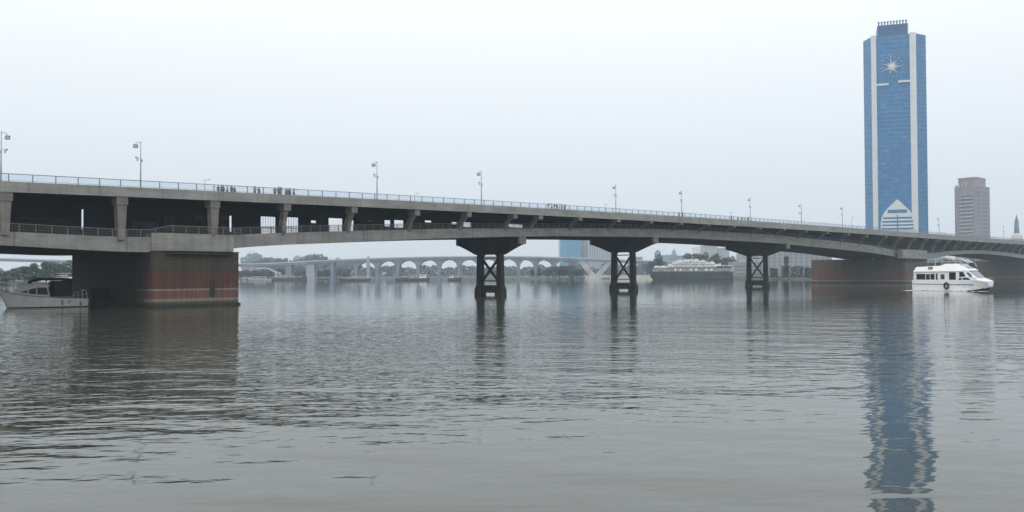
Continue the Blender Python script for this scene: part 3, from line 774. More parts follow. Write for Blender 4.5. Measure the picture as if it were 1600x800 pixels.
ppl = [
    (341, 'stand', BLK, BLK, 'person in black standing leftmost at the railing right of the short lamp', .93),
    (346, 'lean', GRY, NVY, 'person in grey leaning on the railing near the left end of the row of five', 1.0),
    (349, 'stand', BRN, BLK, 'person in brown close beside the grey-shirted person in the left row', .97),
    (355, 'lean', WHT, GRY, 'person in white amid the leftmost row on the parapet', .95),
    (362, 'stand', NVY, BLK, 'person in navy near the right end of the leftmost row', 1.0),
    (366.5, 'stand', GRN, BLK, 'person in dark green at the right end of the leftmost row', .9),
    (398, 'lean', GRY, BLK, 'person in grey on the left of a pair at the railing', 1.03),
    (404.5, 'stand', BRN, NVY, 'person in brown on the right of a pair at the railing', .97),
    (429.5, 'stand', NVY, BLK, 'person in dark clothes just left of the stout dark figure', 1.05),
    (435.5, 'stand', BLK, BLK, 'person in black, tallest dark figure above the fourth bracket', 1.13),
    (438.5, 'lean', GRN, BLK, 'person in dark green pressed against the tall dark figure', 1.1),
    (447, 'stand', GRY, BLK, 'person in grey left of the red-shirted person', 1.03),
    (450, 'wave', BLK, NVY, 'person in black beside the red-shirted person', 1.0),
    (453, 'stand', RED, BLK, 'person in a red shirt with dark trousers on the parapet', 1.06),
    (459.5, 'wave', WHT, GRY, 'person in white with one arm raised at the right of the group', 1.05),
    (857, 'wave', GRY, WHT, 'person in grey with raised arm at the left end of the mid-bridge group', 1.2),
    (862, 'stand', WHT, GRY, 'person in white second in the mid-bridge group', 1.2),
    (865.5, 'lean', BRN, WHT, 'person in brown leaning out of the mid-bridge group', 1.2),
    (870, 'stand', BLK, BLK, 'person in black at the middle of the mid-bridge group', 1.3),
    (874, 'lean', WHT, WHT, 'person all in white right of the black-clad person at mid bridge', 1.15),
    (878, 'stand', NVY, GRY, 'person in navy second from the right in the mid-bridge group', 1.25),
    (882.5, 'wave', GRY, NVY, 'person in grey with raised arm at the right end of the mid-bridge group', 1.25),
    (1060.5, 'stand', BRN, BLK, 'person in brown beside the lamp post right of mid bridge', 1.25),
    (1066, 'stand', BLK, GRY, 'person in black right beside the foot of the lamp post', 1.2),
    (1142.5, 'stand', BLU, NVY, 'person in blue below the short lamp near the third braced pier', 1.2),
    (1152, 'lean', GRY, BLK, 'person in grey leaning on the railing right of the person in blue', 1.0),
    (1158, 'lean', BLK, BLK, 'person in black leaning on the railing above the third braced pier', 1.0),
    (1163, 'lean', NVY, GRY, 'person in navy leaning on the railing near the third pier lamp', 1.0),
    (1168.5, 'stand', GRN, BLK, 'person in dark green close to the lamp over the third braced pier', 1.1),
    (1471, 'stand', BLK, GRY, 'person in black just right of the hooked lamp by the blue tower', 1.5),
    (1476, 'stand', GRN, BLK, 'person in dark green right of the hooked lamp by the blue tower', 1.4),
    (1545, 'stand', BLK, BLK, 'person in black right below the brick tower corner', 1.7),
    (1552, 'stand', GRN, BLK, 'person in dark green right of the brick tower', 1.6)]
for i, (px, k, a, b_, lab, s_) in enumerate(ppl):
    person(px, 1.25 + .12 * (i % 3), k, a, b_, lab, G1, None, min(s_, 1.12), random.uniform(-.4, .4))
tS = tz(333, 365, -.75)[0]
o = person(333, -.62, 'sit', GRY, (.30, .10, .04), 'person in grey top and orange trousers sitting on the near pier ledge, legs hanging', None, hA[3] - .80)

# ------------------------------------------------------------------ trees
def leaf_mesh(name, seed, n, lobes, leaf, mat):
    rnd = random.Random(seed); mb = MB()
    for _ in range(n):
        cx, cy_, cz, rx, rz = rnd.choice(lobes)
        th, ph = rnd.uniform(0, 2 * math.pi), math.acos(rnd.uniform(-1, 1)); rr = rnd.uniform(.55, 1.08)
        p = Vector((cx + rx * rr * math.sin(ph) * math.cos(th), cy_ + rx * rr * math.sin(ph) * math.sin(th), cz + rz * rr * math.cos(ph)))
        a = Vector((rnd.uniform(-1, 1), rnd.uniform(-1, 1), rnd.uniform(-.6, .6))).normalized(); b_ = a.cross(Vector((rnd.uniform(-1, 1), rnd.uniform(-1, 1), rnd.uniform(-1, 1)))).normalized()
        l = leaf * rnd.uniform(.6, 1.4)
        mb.add([p - a * l, p + b_ * l * .55, p + a * l, p - b_ * l * .55], [(0, 1, 2, 3)])
    me = bpy.data.meshes.new(name); me.from_pydata(mb.v, [], mb.f); me.materials.append(mat); return me
def trunk_mesh(seed, h_):
    rnd = random.Random(seed); mb = MB()
    mb.tube([(0, 0, -.05), (.01, 0, h_ * .5), (.02, .01, h_)], [.035, .026, .015], 6)
    for k in range(4):
        a = rnd.uniform(0, 6.28); mb.tube([(.01, 0, h_ * .55), (.12 * math.cos(a), .12 * math.sin(a), h_ * .9), (.22 * math.cos(a), .22 * math.sin(a), h_ * 1.15)], [.016, .011, .005], 5)
    me = bpy.data.meshes.new('trunk'); me.from_pydata(mb.v, [], mb.f); me.materials.append(M['bark']); return me
TREES = []
for sd_ in range(6):
    rnd = random.Random(100 + sd_); lobes = []
    for k in range(9):
        a = rnd.uniform(0, 6.28); q = rnd.uniform(.05, .34); z = rnd.uniform(.34, .84); r_ = rnd.uniform(.13, .22) * (1.1 - .5 * abs(z - .55))
        lobes.append((q * math.cos(a), q * math.sin(a), z, r_, r_ * .8))
    lobes.append((0, 0, .6, .25, .28)); lobes.append((.2, 0, .3, .2, .16)); lobes.append((-.2, .1, .3, .2, .16))
    TREES.append((leaf_mesh('crown', sd_, 1500, lobes, .045, M['foliage'] if sd_ % 2 else M['foliage2']), trunk_mesh(sd_, .5)))
def tree(px, yb, yt, Y, wpx, label, grp, var, zb=1.6):
    base = at(px, yb, Y); top = at(px, yt, Y); h_ = top.z - zb
    o = empty('tree', (base.x, base.y, zb), label, 'tree', grp, random.uniform(0, 6.28))
    wid = wpx / F * Y / .8
    o.scale = (wid, wid, h_ / .98)
    for nm, me in (('crown', TREES[var][0]), ('trunk', TREES[var][1])):
        c = bpy.data.objects.new(nm, me); COL.objects.link(c); c.parent = o
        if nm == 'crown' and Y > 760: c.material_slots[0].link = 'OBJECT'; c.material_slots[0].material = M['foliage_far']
    return o
GL = 'dark trees on the left bank'
for i, (px, yt, Y, w_, lab) in enumerate([
    (-26, 417, 470, 34, 'dark green tree at the far left edge of the river bank, mostly out of frame'),
    (2, 419, 475, 26, 'dark tree above the bow of the white cabin cruiser, leftmost in the photo'),
    (22, 415, 480, 24, 'dark tree on the left bank, second from the left edge'),
    (38, 413, 485, 26, 'rounded dark tree above the cabin cruiser windscreen'),
    (55, 410, 490, 26, 'dark tree on the left bank above the cruiser cabin roof'),
    (72, 408.5, 500, 26, 'tall dark tree left of the white pavilion on the bank'),
    (88, 407, 510, 28, 'tallest dark tree behind the white pavilion'),
    (105, 406.5, 520, 28, 'dark tree touching the left end of the near pier'),
    (10, 429, 462, 30, 'low bushy tree right at the waterline under the bow'),
    (48, 427, 462, 34, 'low bush on the bank behind the cruiser cabin')]):
    tree(px, 440, yt, Y, w_, lab, GL, i % 6, 1.2)
GR = 'hazy trees on the far ridge'
for i, (px, yt, w_) in enumerate([(404, 405, 22), (415, 402, 24), (428, 401, 26), (440, 400.5, 22), (452, 402, 22), (465, 399.5, 28), (478, 398.5, 24), (488, 397, 26), (497, 396, 24), (507, 398, 24), (518, 401, 22), (529, 403, 22), (541, 407, 24)]):
    tree(px, 430, yt, 1500 + (i % 3) * 40, w_, ['hazy blue-green tree, %s from the left on the far ridge behind the distant bridge' % x for x in ('first', 'second', 'third', 'fourth', 'fifth', 'sixth', 'seventh', 'eighth', 'ninth', 'tenth', 'eleventh', 'twelfth', 'thirteenth')][i], GR, (i * 5) % 6, 2.5)
o = tree(394, 430, 389, 2350, 32, 'very pale rounded tall tree just right of the near brick pier', None, 2, 2.5)
GS = 'trees on the right bank'
for px, yt, Y, w_, v, lab in [
    (1028, 391, 800, 20, 1, 'bare-topped tree left of the moored ship, alone against the sky'),
    (1072, 392, 790, 22, 3, 'rounded tree rising behind the middle of the moored ship'),
    (1092, 396, 780, 20, 5, 'low tree behind the right half of the moored ship'),
    (1106, 394, 775, 22, 1, 'bushy tree behind the ship stern, in front of a pale block'),
    (1121, 395, 770, 24, 4, 'bushy tree right of the ship stern'),
    (1136, 399, 770, 22, 0, 'low tree just left of the third braced pier'),
    (1018, 404, 830, 18, 2, 'small hazy tree left of the bare-topped tree'),
    (1228, 396, 700, 8, 3, 'slender dark tree in front of the apartment block')]:
    tree(px, 430, yt, Y, w_, lab, GS, v, 2.0)
for i, (px, yt, w_) in enumerate([(838, 419, 20), (856, 417, 22), (874, 415, 26), (890, 414, 26), (902, 418, 20)]):
    tree(px, 433, yt, 845 - i * 3, w_, 'bush-like tree in front of the distant bridge, %s left of the white inclined pier' % ('fifth', 'fourth', 'third', 'second', 'first')[i], 'trees at the foot of the inclined pier', (i * 2 + 1) % 6, 1.0)
# the far wood along the opposite bank reads as one mass
rnd = random.Random(5); mb = MB()
for _ in range(9000):
    px = rnd.uniform(378, 1060); Y = rnd.uniform(1150, 1350)
    prof = 417.5 + 2.2 * math.sin(px * .11) + 1.6 * math.sin(px * .31 + 1) + (-5 if px < 560 else 0) + (-3 if px > 940 else 0)
    z1_ = at(px, prof, Y).z; z = 2 + (z1_ - 2) * rnd.random() ** .8
    p = at(px, 420, Y); p.z = z
    a = Vector((rnd.uniform(-1, 1), rnd.uniform(-.4, .4), rnd.uniform(-.6, .6))).normalized(); b_ = a.cross(Vector((rnd.uniform(-1, 1), rnd.uniform(-1, 1), rnd.uniform(-1, 1)))).normalized()
    l = rnd.uniform(1.4, 3.0); mb.add([p - a * l, p + b_ * l * .7, p + a * l, p - b_ * l * .7], [(0, 1, 2, 3)])
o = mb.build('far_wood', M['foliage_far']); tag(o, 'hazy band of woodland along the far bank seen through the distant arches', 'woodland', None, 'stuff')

# ------------------------------------------------------------------ far bridge
M['farconc'] = simple('haze_tinted_concrete', (0.19, 0.23, 0.29), 0.9, 0.2, 0.1)  # blue of the distance haze mixed into the concrete colour
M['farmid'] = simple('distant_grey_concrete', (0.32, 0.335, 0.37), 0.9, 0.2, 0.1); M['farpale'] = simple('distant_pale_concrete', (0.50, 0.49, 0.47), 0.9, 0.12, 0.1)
fy = [(-260, 402), (0, 404.6), (110, 408), (300, 413), (400, 413), (450, 411), (500, 408), (560, 405.3), (622, 403.3), (700, 401.8), (770, 401.2), (830, 401.8), (900, 404), (950, 406), (1000, 408), (1120, 412), (1260, 414)]
def fbY(px): return 840.0 if px > 300 else 840.0
def fb(px, dy=0.0, off=0.0):
    y = float(np.interp(px, [a for a, _ in fy], [b_ for _, b_ in fy])); return at(px, y + dy, fbY(px)) + Vector((0, off, 0))
fbr = empty('arched_bridge', at(700, 437, 840), 'hazy pale blue arched viaduct crossing far behind the main bridge', 'bridge')
pxs = list(np.arange(-260, 1261, 10.0))
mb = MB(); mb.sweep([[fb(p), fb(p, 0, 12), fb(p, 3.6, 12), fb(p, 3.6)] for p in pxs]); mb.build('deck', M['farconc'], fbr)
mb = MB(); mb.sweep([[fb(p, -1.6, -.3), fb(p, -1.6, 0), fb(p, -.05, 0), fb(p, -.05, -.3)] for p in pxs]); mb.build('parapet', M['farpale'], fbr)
piers = [556, 588.7, 621, 653, 685.7, 717, 748, 779, 810, 837, 866, 895]
for i, px in enumerate(piers):
    gap = (piers[i + 1] - px) if i + 1 < len(piers) else 29
    mb = MB(); hw = 2.3
    lo = at(px, 437.5, 840).z
    a = at(px - hw, 420, 840); b_ = at(px + hw, 420, 840)
    mb.box(a.x, b_.x, 840.5, 851, -1.5, fb(px, 4).z)
    for sgn in (-1, 1):                  # quarter-ellipse haunch on both sides of the pier
        pts2 = []; reach = gap / 2 - .5
        ztop_ = fb(px, 3.0).z; hh = (fb(px, 3.0).z - fb(px, 16).z)
        for k in range(9):
            f = k / 8; xx = hw + (reach - hw) * f; yy = hh * (1 - math.sqrt(max(0, 1 - (1 - f) ** 2)))
            pts2.append((xx, ztop_ - 1.0 - yy * .95))
        for k in range(8):
            (x0, z0_), (x1, z1_) = pts2[k], pts2[k + 1]
            X0, X1 = at(px + sgn * x0, 420, 840).x, at(px + sgn * x1, 420, 840).x
            mb.prism([(X0, 840.6, z0_), (X1, 840.6, z1_), (X1, 840.6, fb(px + sgn * x1, 3.4).z), (X0, 840.6, fb(px + sgn * x0, 3.4).z)], (0, 10, 0))
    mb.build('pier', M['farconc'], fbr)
mb = MB(); a, b_ = at(573, 420, 838), at(578, 420, 838)
mb.box(a.x, b_.x, 836, 839.4, -1.5, at(575, 404, 838).z); mb.box(a.x + .5, b_.x - .5, 836.6, 838.8, at(575, 404, 838).z, at(575, 402, 838).z)
mb.box(a.x + .9, b_.x - .9, 837, 838.4, at(575, 402, 838).z, at(575, 400.2, 838).z); mb.build('pylon', M['farmid'], fbr)
for px0_, px1_, y0_ in ((478, 491, 412), (446, 455, 415), (516, 521, 410)):
    mb = MB(); a, b_ = at(px0_, 420, 840), at(px1_, 420, 840); mb.box(a.x, b_.x, 840.4, 851, -1, at(px0_, y0_, 840).z); mb.build('pier', M['farmid'] if px0_ == 478 else M['farconc'], fbr)
def slab(pa, pb_, wpx, Y, th):
    mb = MB(); mb.prism([at(pa[0], pa[1], Y), at(pa[0] + wpx, pa[1], Y), at(pb_[0] + wpx, pb_[1], Y), at(pb_[0], pb_[1], Y)], (0, th, 0)); return mb
M['fargrey'] = simple('inclined_pier_concrete', (0.40, 0.40, 0.40), 0.9, 0.2, 0.15)
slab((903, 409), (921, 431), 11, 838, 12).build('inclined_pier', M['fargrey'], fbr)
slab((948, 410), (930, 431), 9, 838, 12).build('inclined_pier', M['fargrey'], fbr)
mb = MB(); a, b_ = at(913, 431, 836), at(962, 431, 836); mb.box(a.x, b_.x, 833, 852, -1, at(913, 430.5, 836).z); mb.build('pier_base', M['farpale'], fbr)
# curved pale ramp at the left bank
rp_ = [(400, 418.5), (412, 417.5), (420, 419), (428, 422.5), (434, 425), (438, 425.5)]
mb = MB(); mb.sweep([[at(x, y, 825), at(x, y, 829), at(x, y + 2.2, 829), at(x, y + 2.2, 825)] for x, y in rp_])
for x, y in ((431, 425), (437, 426)): a = at(x, y, 826); mb.box(a.x - .7, a.x + .7, 825.5, 828, 0, a.z)
o = mb.build('ramp', M['farpale']); tag(o, 'pale curved ramp descending on the far bank right of the brick pier', 'ramp')

# ------------------------------------------------------------------ buildings
def facade_mat(name, base, line, fx, fz, wx, wz, rough=0.4, rot=0.0):
    """window grid: fx, fz are pane sizes in metres"""
    m, t, b = new_mat(name, rough)
    sx = nd(t, 'ShaderNodeSeparateXYZ'); t.links.new(pos(t, (1 / fx, 1 / fx, 1 / fz), rot).outputs[0], sx.inputs[0])
    outs = []
    for ax, wdt in ((0, wx), (2, wz)):
        f_ = nd(t, 'ShaderNodeMath', operation='FRACT'); t.links.new(sx.outputs[ax], f_.inputs[0])
        l_ = nd(t, 'ShaderNodeMath', operation='LESS_THAN'); t.links.new(f_.outputs[0], l_.inputs[0]); l_.inputs[1].default_value = wdt; outs.append(l_.outputs[0])
    mxm = nd(t, 'ShaderNodeMath', operation='MAXIMUM'); t.links.new(outs[0], mxm.inputs[0]); t.links.new(outs[1], mxm.inputs[1])
    n = noise(t, pos(t, (1, 1, .5)), 0.06, 4); r = ramp(t, n.outputs[0], [(.3, tuple(x * .84 for x in base)), (.7, tuple(x * 1.18 for x in base))])
    fl = nd(t, 'ShaderNodeVectorMath', operation='FLOOR'); t.links.new(pos(t, (1 / (fx * 2), 1 / (fx * 2), 1 / fz), rot).outputs[0], fl.inputs[0])
    wnz = nd(t, 'ShaderNodeTexWhiteNoise'); t.links.new(fl.outputs[0], wnz.inputs[0])
    rw = ramp(t, wnz.outputs[0], [(0, .84), (.85, 1.08), (1, 1.3)]); r = mix(t, r.outputs[0], rw.outputs[0], 1.0, 'MULTIPLY')
    t.links.new(mix(t, r.outputs[0], line, mxm.outputs[0]).outputs[0], b.inputs['Base Color'])
    return m
M['tglass'] = facade_mat('tower_blue_glass', (0.036, 0.160, 0.345), (0.056, 0.195, 0.39), 1.5, 3.3, .12, .22, 0.25)
M['tband'] = simple('tower_floor_band', (0.031, 0.136, 0.30), 0.4, 0.1, 0.2)
M['twhite'] = simple('tower_white_cladding', (0.60, 0.62, 0.62), 0.6, 0.06, 0.2)
M['tcrown'] = simple('tower_crown_blue', (0.035, 0.10, 0.21), 0.4, 0.15, 0.3)
tw = empty('blue_tower', at(1400, 425, 705), 'very tall blue glass tower with white vertical fins and a white starburst emblem', 'tower')
def tp(px, Y, py=210): q = at(px, py, Y); return Vector((q.x, q.y, 0))
cpl, cpr = tp(1363.0, 706), tp(1432.5, 695)
wl, wr = tp(1350.5, 719), tp(1448.5, 701)
bl, br_ = wl + Vector((18, 30, 0)), wr + Vector((-6, 36, 0))
ztL, ztR = at(1366, 57.5, 706).z, at(1430, 52.5, 695).z
zT = (ztL + ztR) / 2
plan = [wl, cpl, cpr, wr, br_, bl]
def up(p, z): return Vector((p.x, p.y, z))
mb = MB(); mb.sweep([[up(p, z) for p in plan] for z in (0, zT)]); mb.build('glass_shaft', M['tglass'], tw)
ctr = sum(plan, Vector()) / 6
fdir = (cpr - cpl).normalized(); fn = Vector((fdir.y, -fdir.x, 0))     # outward normal of the front
nfl = 56
for k in range(1, nfl):
    z = zT * k / nfl; mb = MB()
    ring = [ctr + (p - ctr) * 1.004 for p in plan]
    mb.sweep([[up(p, z - .28) for p in ring], [up(p, z + .28) for p in ring]]); mb.build('floor_band', M['tband'], tw)
def fpt(a, z, off): q = cpl + fdir * a + fn * off; return Vector((q.x, q.y, z))
FW = (cpr - cpl).length
def fbox(mb, a0, a1, z0_, z1_, o0, o1):
    mb.hexa([fpt(a0, z0_, o1), fpt(a1, z0_, o1), fpt(a1, z0_, o0), fpt(a0, z0_, o0), fpt(a0, z1_, o1), fpt(a1, z1_, o1), fpt(a1, z1_, o0), fpt(a0, z1_, o0)])
for a0, a1 in ((-.2, 3.6), (FW - 4.4, FW + .2)):
    mb = MB(); fbox(mb, a0, a1, 0, zT + .8, -.5, 1.1); mb.build('white_fin', M['twhite'], tw)
def fz(px, py): return at(px, py, 700).z
for a0, a1, y in ((3.604, 12.5, 131), (FW - 13, FW - 4.404, 128)):
    mb = MB(); z = fz(1400, y); fbox(mb, a0, a1, z - .8, z + .8, .05, .8); mb.build('white_bar', M['twhite'], tw)
# starburst emblem
def pxa(px, py=100): # px -> distance along the front
    d = ray(px, py); n_ = fn; k = (cpl - CAM).dot(n_) / d.dot(n_); q = CAM + d * k; return (q - cpl).dot(fdir), q.z
ea, ez = pxa(1393.5, 104); eu = abs(pxa(1403.5, 104)[0] - ea) / 10.0
mb = MB(); rnd = random.Random(3)
for k in range(14):
    a = 2 * math.pi * k / 14 + rnd.uniform(-.1, .1); L = eu * (18, 11)[k % 2] * rnd.uniform(.85, 1.1); w_ = eu * 1.25
    dx, dz = math.cos(a), math.sin(a)
    poly = [(ea - dz * w_, ez + dx * w_), (ea + dz * w_, ez - dx * w_), (ea + dx * L, ez + dz * L)]
    mb.prism([fpt(x, z, .32 + .004 * k) for x, z in poly], fn * .3)
fbox(mb, ea - eu * 1.3, ea + eu * 1.3, ez - eu * 1.3, ez + eu * 1.3, .3, .9); mb.build('starburst_emblem', M['twhite'], tw)
for k in range(16):
    a = 2 * math.pi * k / 16 + .1; L = eu * 17; x, z = ea + L * math.cos(a), ez + L * math.sin(a) * 1.02
    mb = MB(); fbox(mb, x - eu * .55, x + eu * .55, z - eu * .55, z + eu * .55, .3, .6); mb.build('emblem_dot', M['twhite'], tw)
# pointed white gable at the foot
aC = pxa(1402, 330)[0]
prof = [(311.6, 0), (315, 4.2), (320, 9.5), (327, 16.7), (333, 21.5), (340, 24.7), (349, 26.3), (400, 27)]
mb = MB(); gpts = []
for y, hw in prof: a, z = pxa(1402, y); gpts.append((hw * eu, z))
for i in range(len(gpts) - 1):
    (h0, z0_), (h1, z1_) = gpts[i], gpts[i + 1]
    poly = [(aC - h0, z0_), (aC + h0, z0_), (aC + h1, z1_), (aC - h1, z1_)] if h0 > 0 else [(aC, z0_), (aC + h1, z1_), (aC - h1, z1_)]
    mb.prism([fpt(x, z, .45) for x, z in poly], fn * .9)
gb = mb.build('pointed_gable', M['twhite'], tw)
for y0_, y1_, hw in ((327.6, 333, 15.2), (339.3, 342, 22.5), (345, 347.8, 24), (350.6, 353, 24.6), (356, 359, 25)):
    z1_, z0_ = pxa(1402, y0_)[1], pxa(1402, y1_)[1]
    mb = MB(); fbox(mb, aC - hw * eu, aC + hw * eu, z0_, z1_, 1.2, 1.42); mb.build('window_band', M['tglass'], gb)
mb = MB(); fbox(mb, aC - .35, aC + .35, 2, pxa(1402, 336)[1], 1.425, 1.6); mb.build('mullion', M['tcrown'], gb)
# crown block with its little merlons
a0, a1 = pxa(1371, 50)[0], pxa(1418.5, 50)[0]; zc1 = at(1395, 38.5, 702).z
mb = MB(); fbox(mb, a0, a1, zT + .01, zc1, -22, -1.0); cb = mb.build('crown_block', M['tcrown'], tw)
mb = MB(); mb.hexa([fpt(a1 + .004, zT + .1, -1.0), fpt(a1 + .4, zT + .1, -1.0), fpt(a1 + .4, zT + .1, -22), fpt(a1 + .004, zT + .1, -22), fpt(a1 + .004, zc1, -1.0), fpt(a1 + .4, zc1, -1.0), fpt(a1 + .4, zc1, -22), fpt(a1 + .004, zc1, -22)])
mb.build('lit_side', M['twhite'], cb)  # pale sheet, light on the crown's right side painted in
for k in range(10):
    a = a0 + (a1 - a0) * (k + .3) / 10; mb = MB(); fbox(mb, a, a + .9, zc1 + .003, zc1 + 2.2, -2.6, -1.4); fbox(mb, a - .25, a + 1.15, zc1 + 2.203, zc1 + 3.0, -2.8, -1.2); mb.build('merlon', M['tcrown'], cb)

# brick coloured tower
M['brick'] = simple('brick_tower_wall', (0.34, 0.30, 0.31), 0.85, 0.12, 0.2); M['brickblue'] = facade_mat('brick_tower_glass', (0.12, 0.17, 0.26), (0.30, 0.26, 0.27), 2.4, 3.4, .25, .3, 0.5)  # wall colour greyed, with distance haze mixed in
M['cream'] = simple('cream_band', (0.47, 0.44, 0.43), 0.85, 0.08, 0.3)
bt = empty('brick_tower', at(1518, 425, 765), 'reddish brown office tower with cream floor bands, right of the blue tower', 'tower')
k0, k1, k2 = tp(1490.0, 772), tp(1526.0, 755), tp(1545.0, 775)
k3 = k0 + (k2 - k1); bp_ = [k0, k1, k2, k3]; zb1 = at(1510, 291, 765).z; zb2 = at(1520, 279.5, 768).z
mb = MB(); mb.sweep([[up(p, z) for p in bp_] for z in (0, zb1)]); mb.build('wall', M['brick'], bt)
c4 = sum(bp_, Vector()) / 4; cp4 = [c4 + (p - c4) * .78 for p in bp_]
mb = MB(); mb.sweep([[up(p, z) for p in cp4] for z in (zb1 + .01, zb2)]); cp4b = [c4 + (p - c4) * .80 for p in bp_]; mb.sweep([[up(p, z) for p in cp4b] for z in (zb2 + .01, zb2 + .9)]); mb.build('penthouse', M['brick'], bt)
e1 = (k1 - k0).normalized(); n1_ = Vector((e1.y, -e1.x, 0)); L1 = (k1 - k0).length
e2 = (k2 - k1).normalized(); n2_ = Vector((e2.y, -e2.x, 0)); L2 = (k2 - k1).length
def face_box(mb, o_, e, n_, a0, a1, z0_, z1_, d0, d1):
    q = lambda a, z, d: up(o_ + e * a + n_ * d, z)
    mb.hexa([q(a0, z0_, d1), q(a1, z0_, d1), q(a1, z0_, d0), q(a0, z0_, d0), q(a0, z1_, d1), q(a1, z1_, d1), q(a1, z1_, d0), q(a0, z1_, d0)])
nf = 21
for k in range(nf):
    z = 4 + (zb1 - 12) * k / nf; mb = MB(); face_box(mb, k0, e1, n1_, L1 * .2, L1 * .80, z, z + 1.3, -.1, .5); mb.build('floor_band', M['cream'], bt)
    mb = MB(); face_box(mb, k0, e1, n1_, L1 * .2, L1 * .80, z + 1.31, z + 2.9, -.1, .06); mb.build('window', M['brickblue'], bt)
mb = MB(); face_box(mb, k1, e2, n2_, L2 * .05, L2 * .88, 2, zb1 - 1, -.1, .3); mb.build('glass_face', M['brickblue'], bt)
for a in (0.02, .14, .3, .45): 
    mb = MB(); face_box(mb, k0, e1, n1_, L1 * a, L1 * a + 1.2, zb1 + .02, zb1 + random.uniform(1.5, 3.5), -2.5, -1); mb.build('roof_unit', M['cream'], bt)

# minaret
mn = empty('minaret', at(1588.5, 425, 820), 'slender pale grey minaret with a pointed tip at the right edge of the photo', 'minaret')
c = at(1588.5, 360, 820); mb = MB()
def ngon(c, r, z, n=8): return [Vector((c.x + r * math.cos(2 * math.pi * k / n), c.y + r * math.sin(2 * math.pi * k / n), z)) for k in range(n)]
zz = lambda y: at(1588, y, 820).z
mb.sweep([ngon(c, 2.6, 0), ngon(c, 2.4, zz(366)), ngon(c, 2.0, zz(352)), ngon(c, 1.7, zz(345)), ngon(c, .9, zz(341)), ngon(c, .15, zz(335))]); mb.build('shaft', M['farconc'], mn)
mb = MB(); mb.sweep([ngon(c, 5.5, 0), ngon(c, 5.2, zz(372)), ngon(c, 4.2, zz(367)), ngon(c, 2.5, zz(364.8))]); mb.build('base_dome', M['farpale'], mn)
# ordinary blocks
def block(name, label, cat, px0, px1, yt, Y, dep, wm, stripes=None, yaw=0.0, group=None):
    a, b_ = at(px0, 420, Y), at(px1, 420, Y); z = at((px0 + px1) / 2, yt, Y).z
    o = empty(name, ((a.x + b_.x) / 2, Y, 0), label, cat, group)
    mb = MB(); mb.box(a.x, b_.x, Y, Y + dep, 0, z); mb.build('wall', wm, o)
    mb = MB(); mb.box(a.x - .3, b_.x + .3, Y - .3, Y + dep + .3, z + .003, z + .9); mb.build('roof', wm, o)
    return o, a.x, b_.x, z
M['skyblue'] = facade_mat('distant_blue_glass', (0.07, 0.24, 0.40), (0.10, 0.28, 0.44), 4, 3.6, .15, .2, .3)
M['whitewall'] = simple('distant_white_wall', (0.75, 0.75, 0.74), 0.9, 0.05, 0.1)
M['lilac'] = simple('distant_lilac_wall', (0.42, 0.40, 0.43), 0.9, 0.08, 0.1)
M['dkwin'] = simple('distant_window', (0.22, 0.245, 0.28), 0.3, 0.2, 0.3)
block('office_block', 'light blue glass office block behind the distant bridge, seen under the main bridge', 'building', 875.5, 909.5, 352, 1700, 60, M['skyblue'])
block('slab_block', 'narrow white slab building against the light blue glass block', 'building', 910, 918, 350, 1720, 40, M['whitewall'])
o, x0, x1, z = block('striped_block', 'lilac grey high-rise with vertical window stripes, right of the white slab', 'building', 920, 955, 354, 1670, 50, M['lilac'])
for k in range(9):
    xa = x0 + (x1 - x0) * (k + .25) / 9; mb = MB(); mb.box(xa, xa + (x1 - x0) / 18, 1669.5, 1670.2, 3, z - 3); mb.build('window', M['dkwin'], o)
M['blockgrey'] = simple('pale_block_wall', (0.34, 0.345, 0.35), 0.9, 0.1, 0.2)
o, x0, x1, z = block('apartment_block', 'pale seven storey apartment block right of the third braced pier', 'building', 1196, 1300, 379, 730, 22, M['blockgrey'])
wme = MB(); wme.box(-1.1, 1.1, -.12, .12, -1.0, 1.0)
wo_ = None
for r_ in range(8):
    for c_ in range(12):
        x = x0 + 3 + c_ * (x1 - x0 - 6) / 11; zz_ = 4.5 + r_ * (z - 8) / 7
        if wo_ is None: wo_ = wme.build('window', M['dkwin'], o, False); ww = wo_
        else: ww = wo_.copy(); COL.objects.link(ww); ww.parent = o
        ww.location = (x - o.location.x, -.05, zz_)
o, x0, x1, z = block('tall_block', 'pale hazy high-rise behind the trees right of the moored ship', 'building', 1102, 1121, 384, 1600, 40, M['blockgrey'])
block('low_block', 'low hazy pale block left of the pale high-rise', 'building', 1088, 1101.5, 387, 1650, 40, M['whitewall'])
block('hazy_block', 'wide hazy block right of the pale high-rise, beside the third pier', 'building', 1121.6, 1140, 388, 1620, 40, M['blockgrey'])
block('tower_podium', 'low grey-blue podium building at the foot of the blue tower, under the bridge', 'building', 1378, 1478, 404, 690, 30, M['farconc'])
block('riverside_depot', 'low hazy building on the right bank under the arch beside the launch', 'building', 1484, 1640, 407, 730, 25, M['blockgrey'])
for i, (px, yt, w_) in enumerate(((1462, 406, 22), (1478, 403, 24), (1494, 405, 24), (1510, 403, 26), (1528, 406, 24))):
    tree(px, 430, yt, 680 + 4 * i, w_, 'hazy tree under the right arch above the launch roof, %s from the left' % ('first', 'second', 'third', 'fourth', 'fifth')[i], 'trees under the right arch', i, 1.6)
block('riverside_shed', 'long pale shed on the far bank at the left, under the distant ramp', 'building', 377, 396, 417.5, 935, 12, M['blockgrey'])
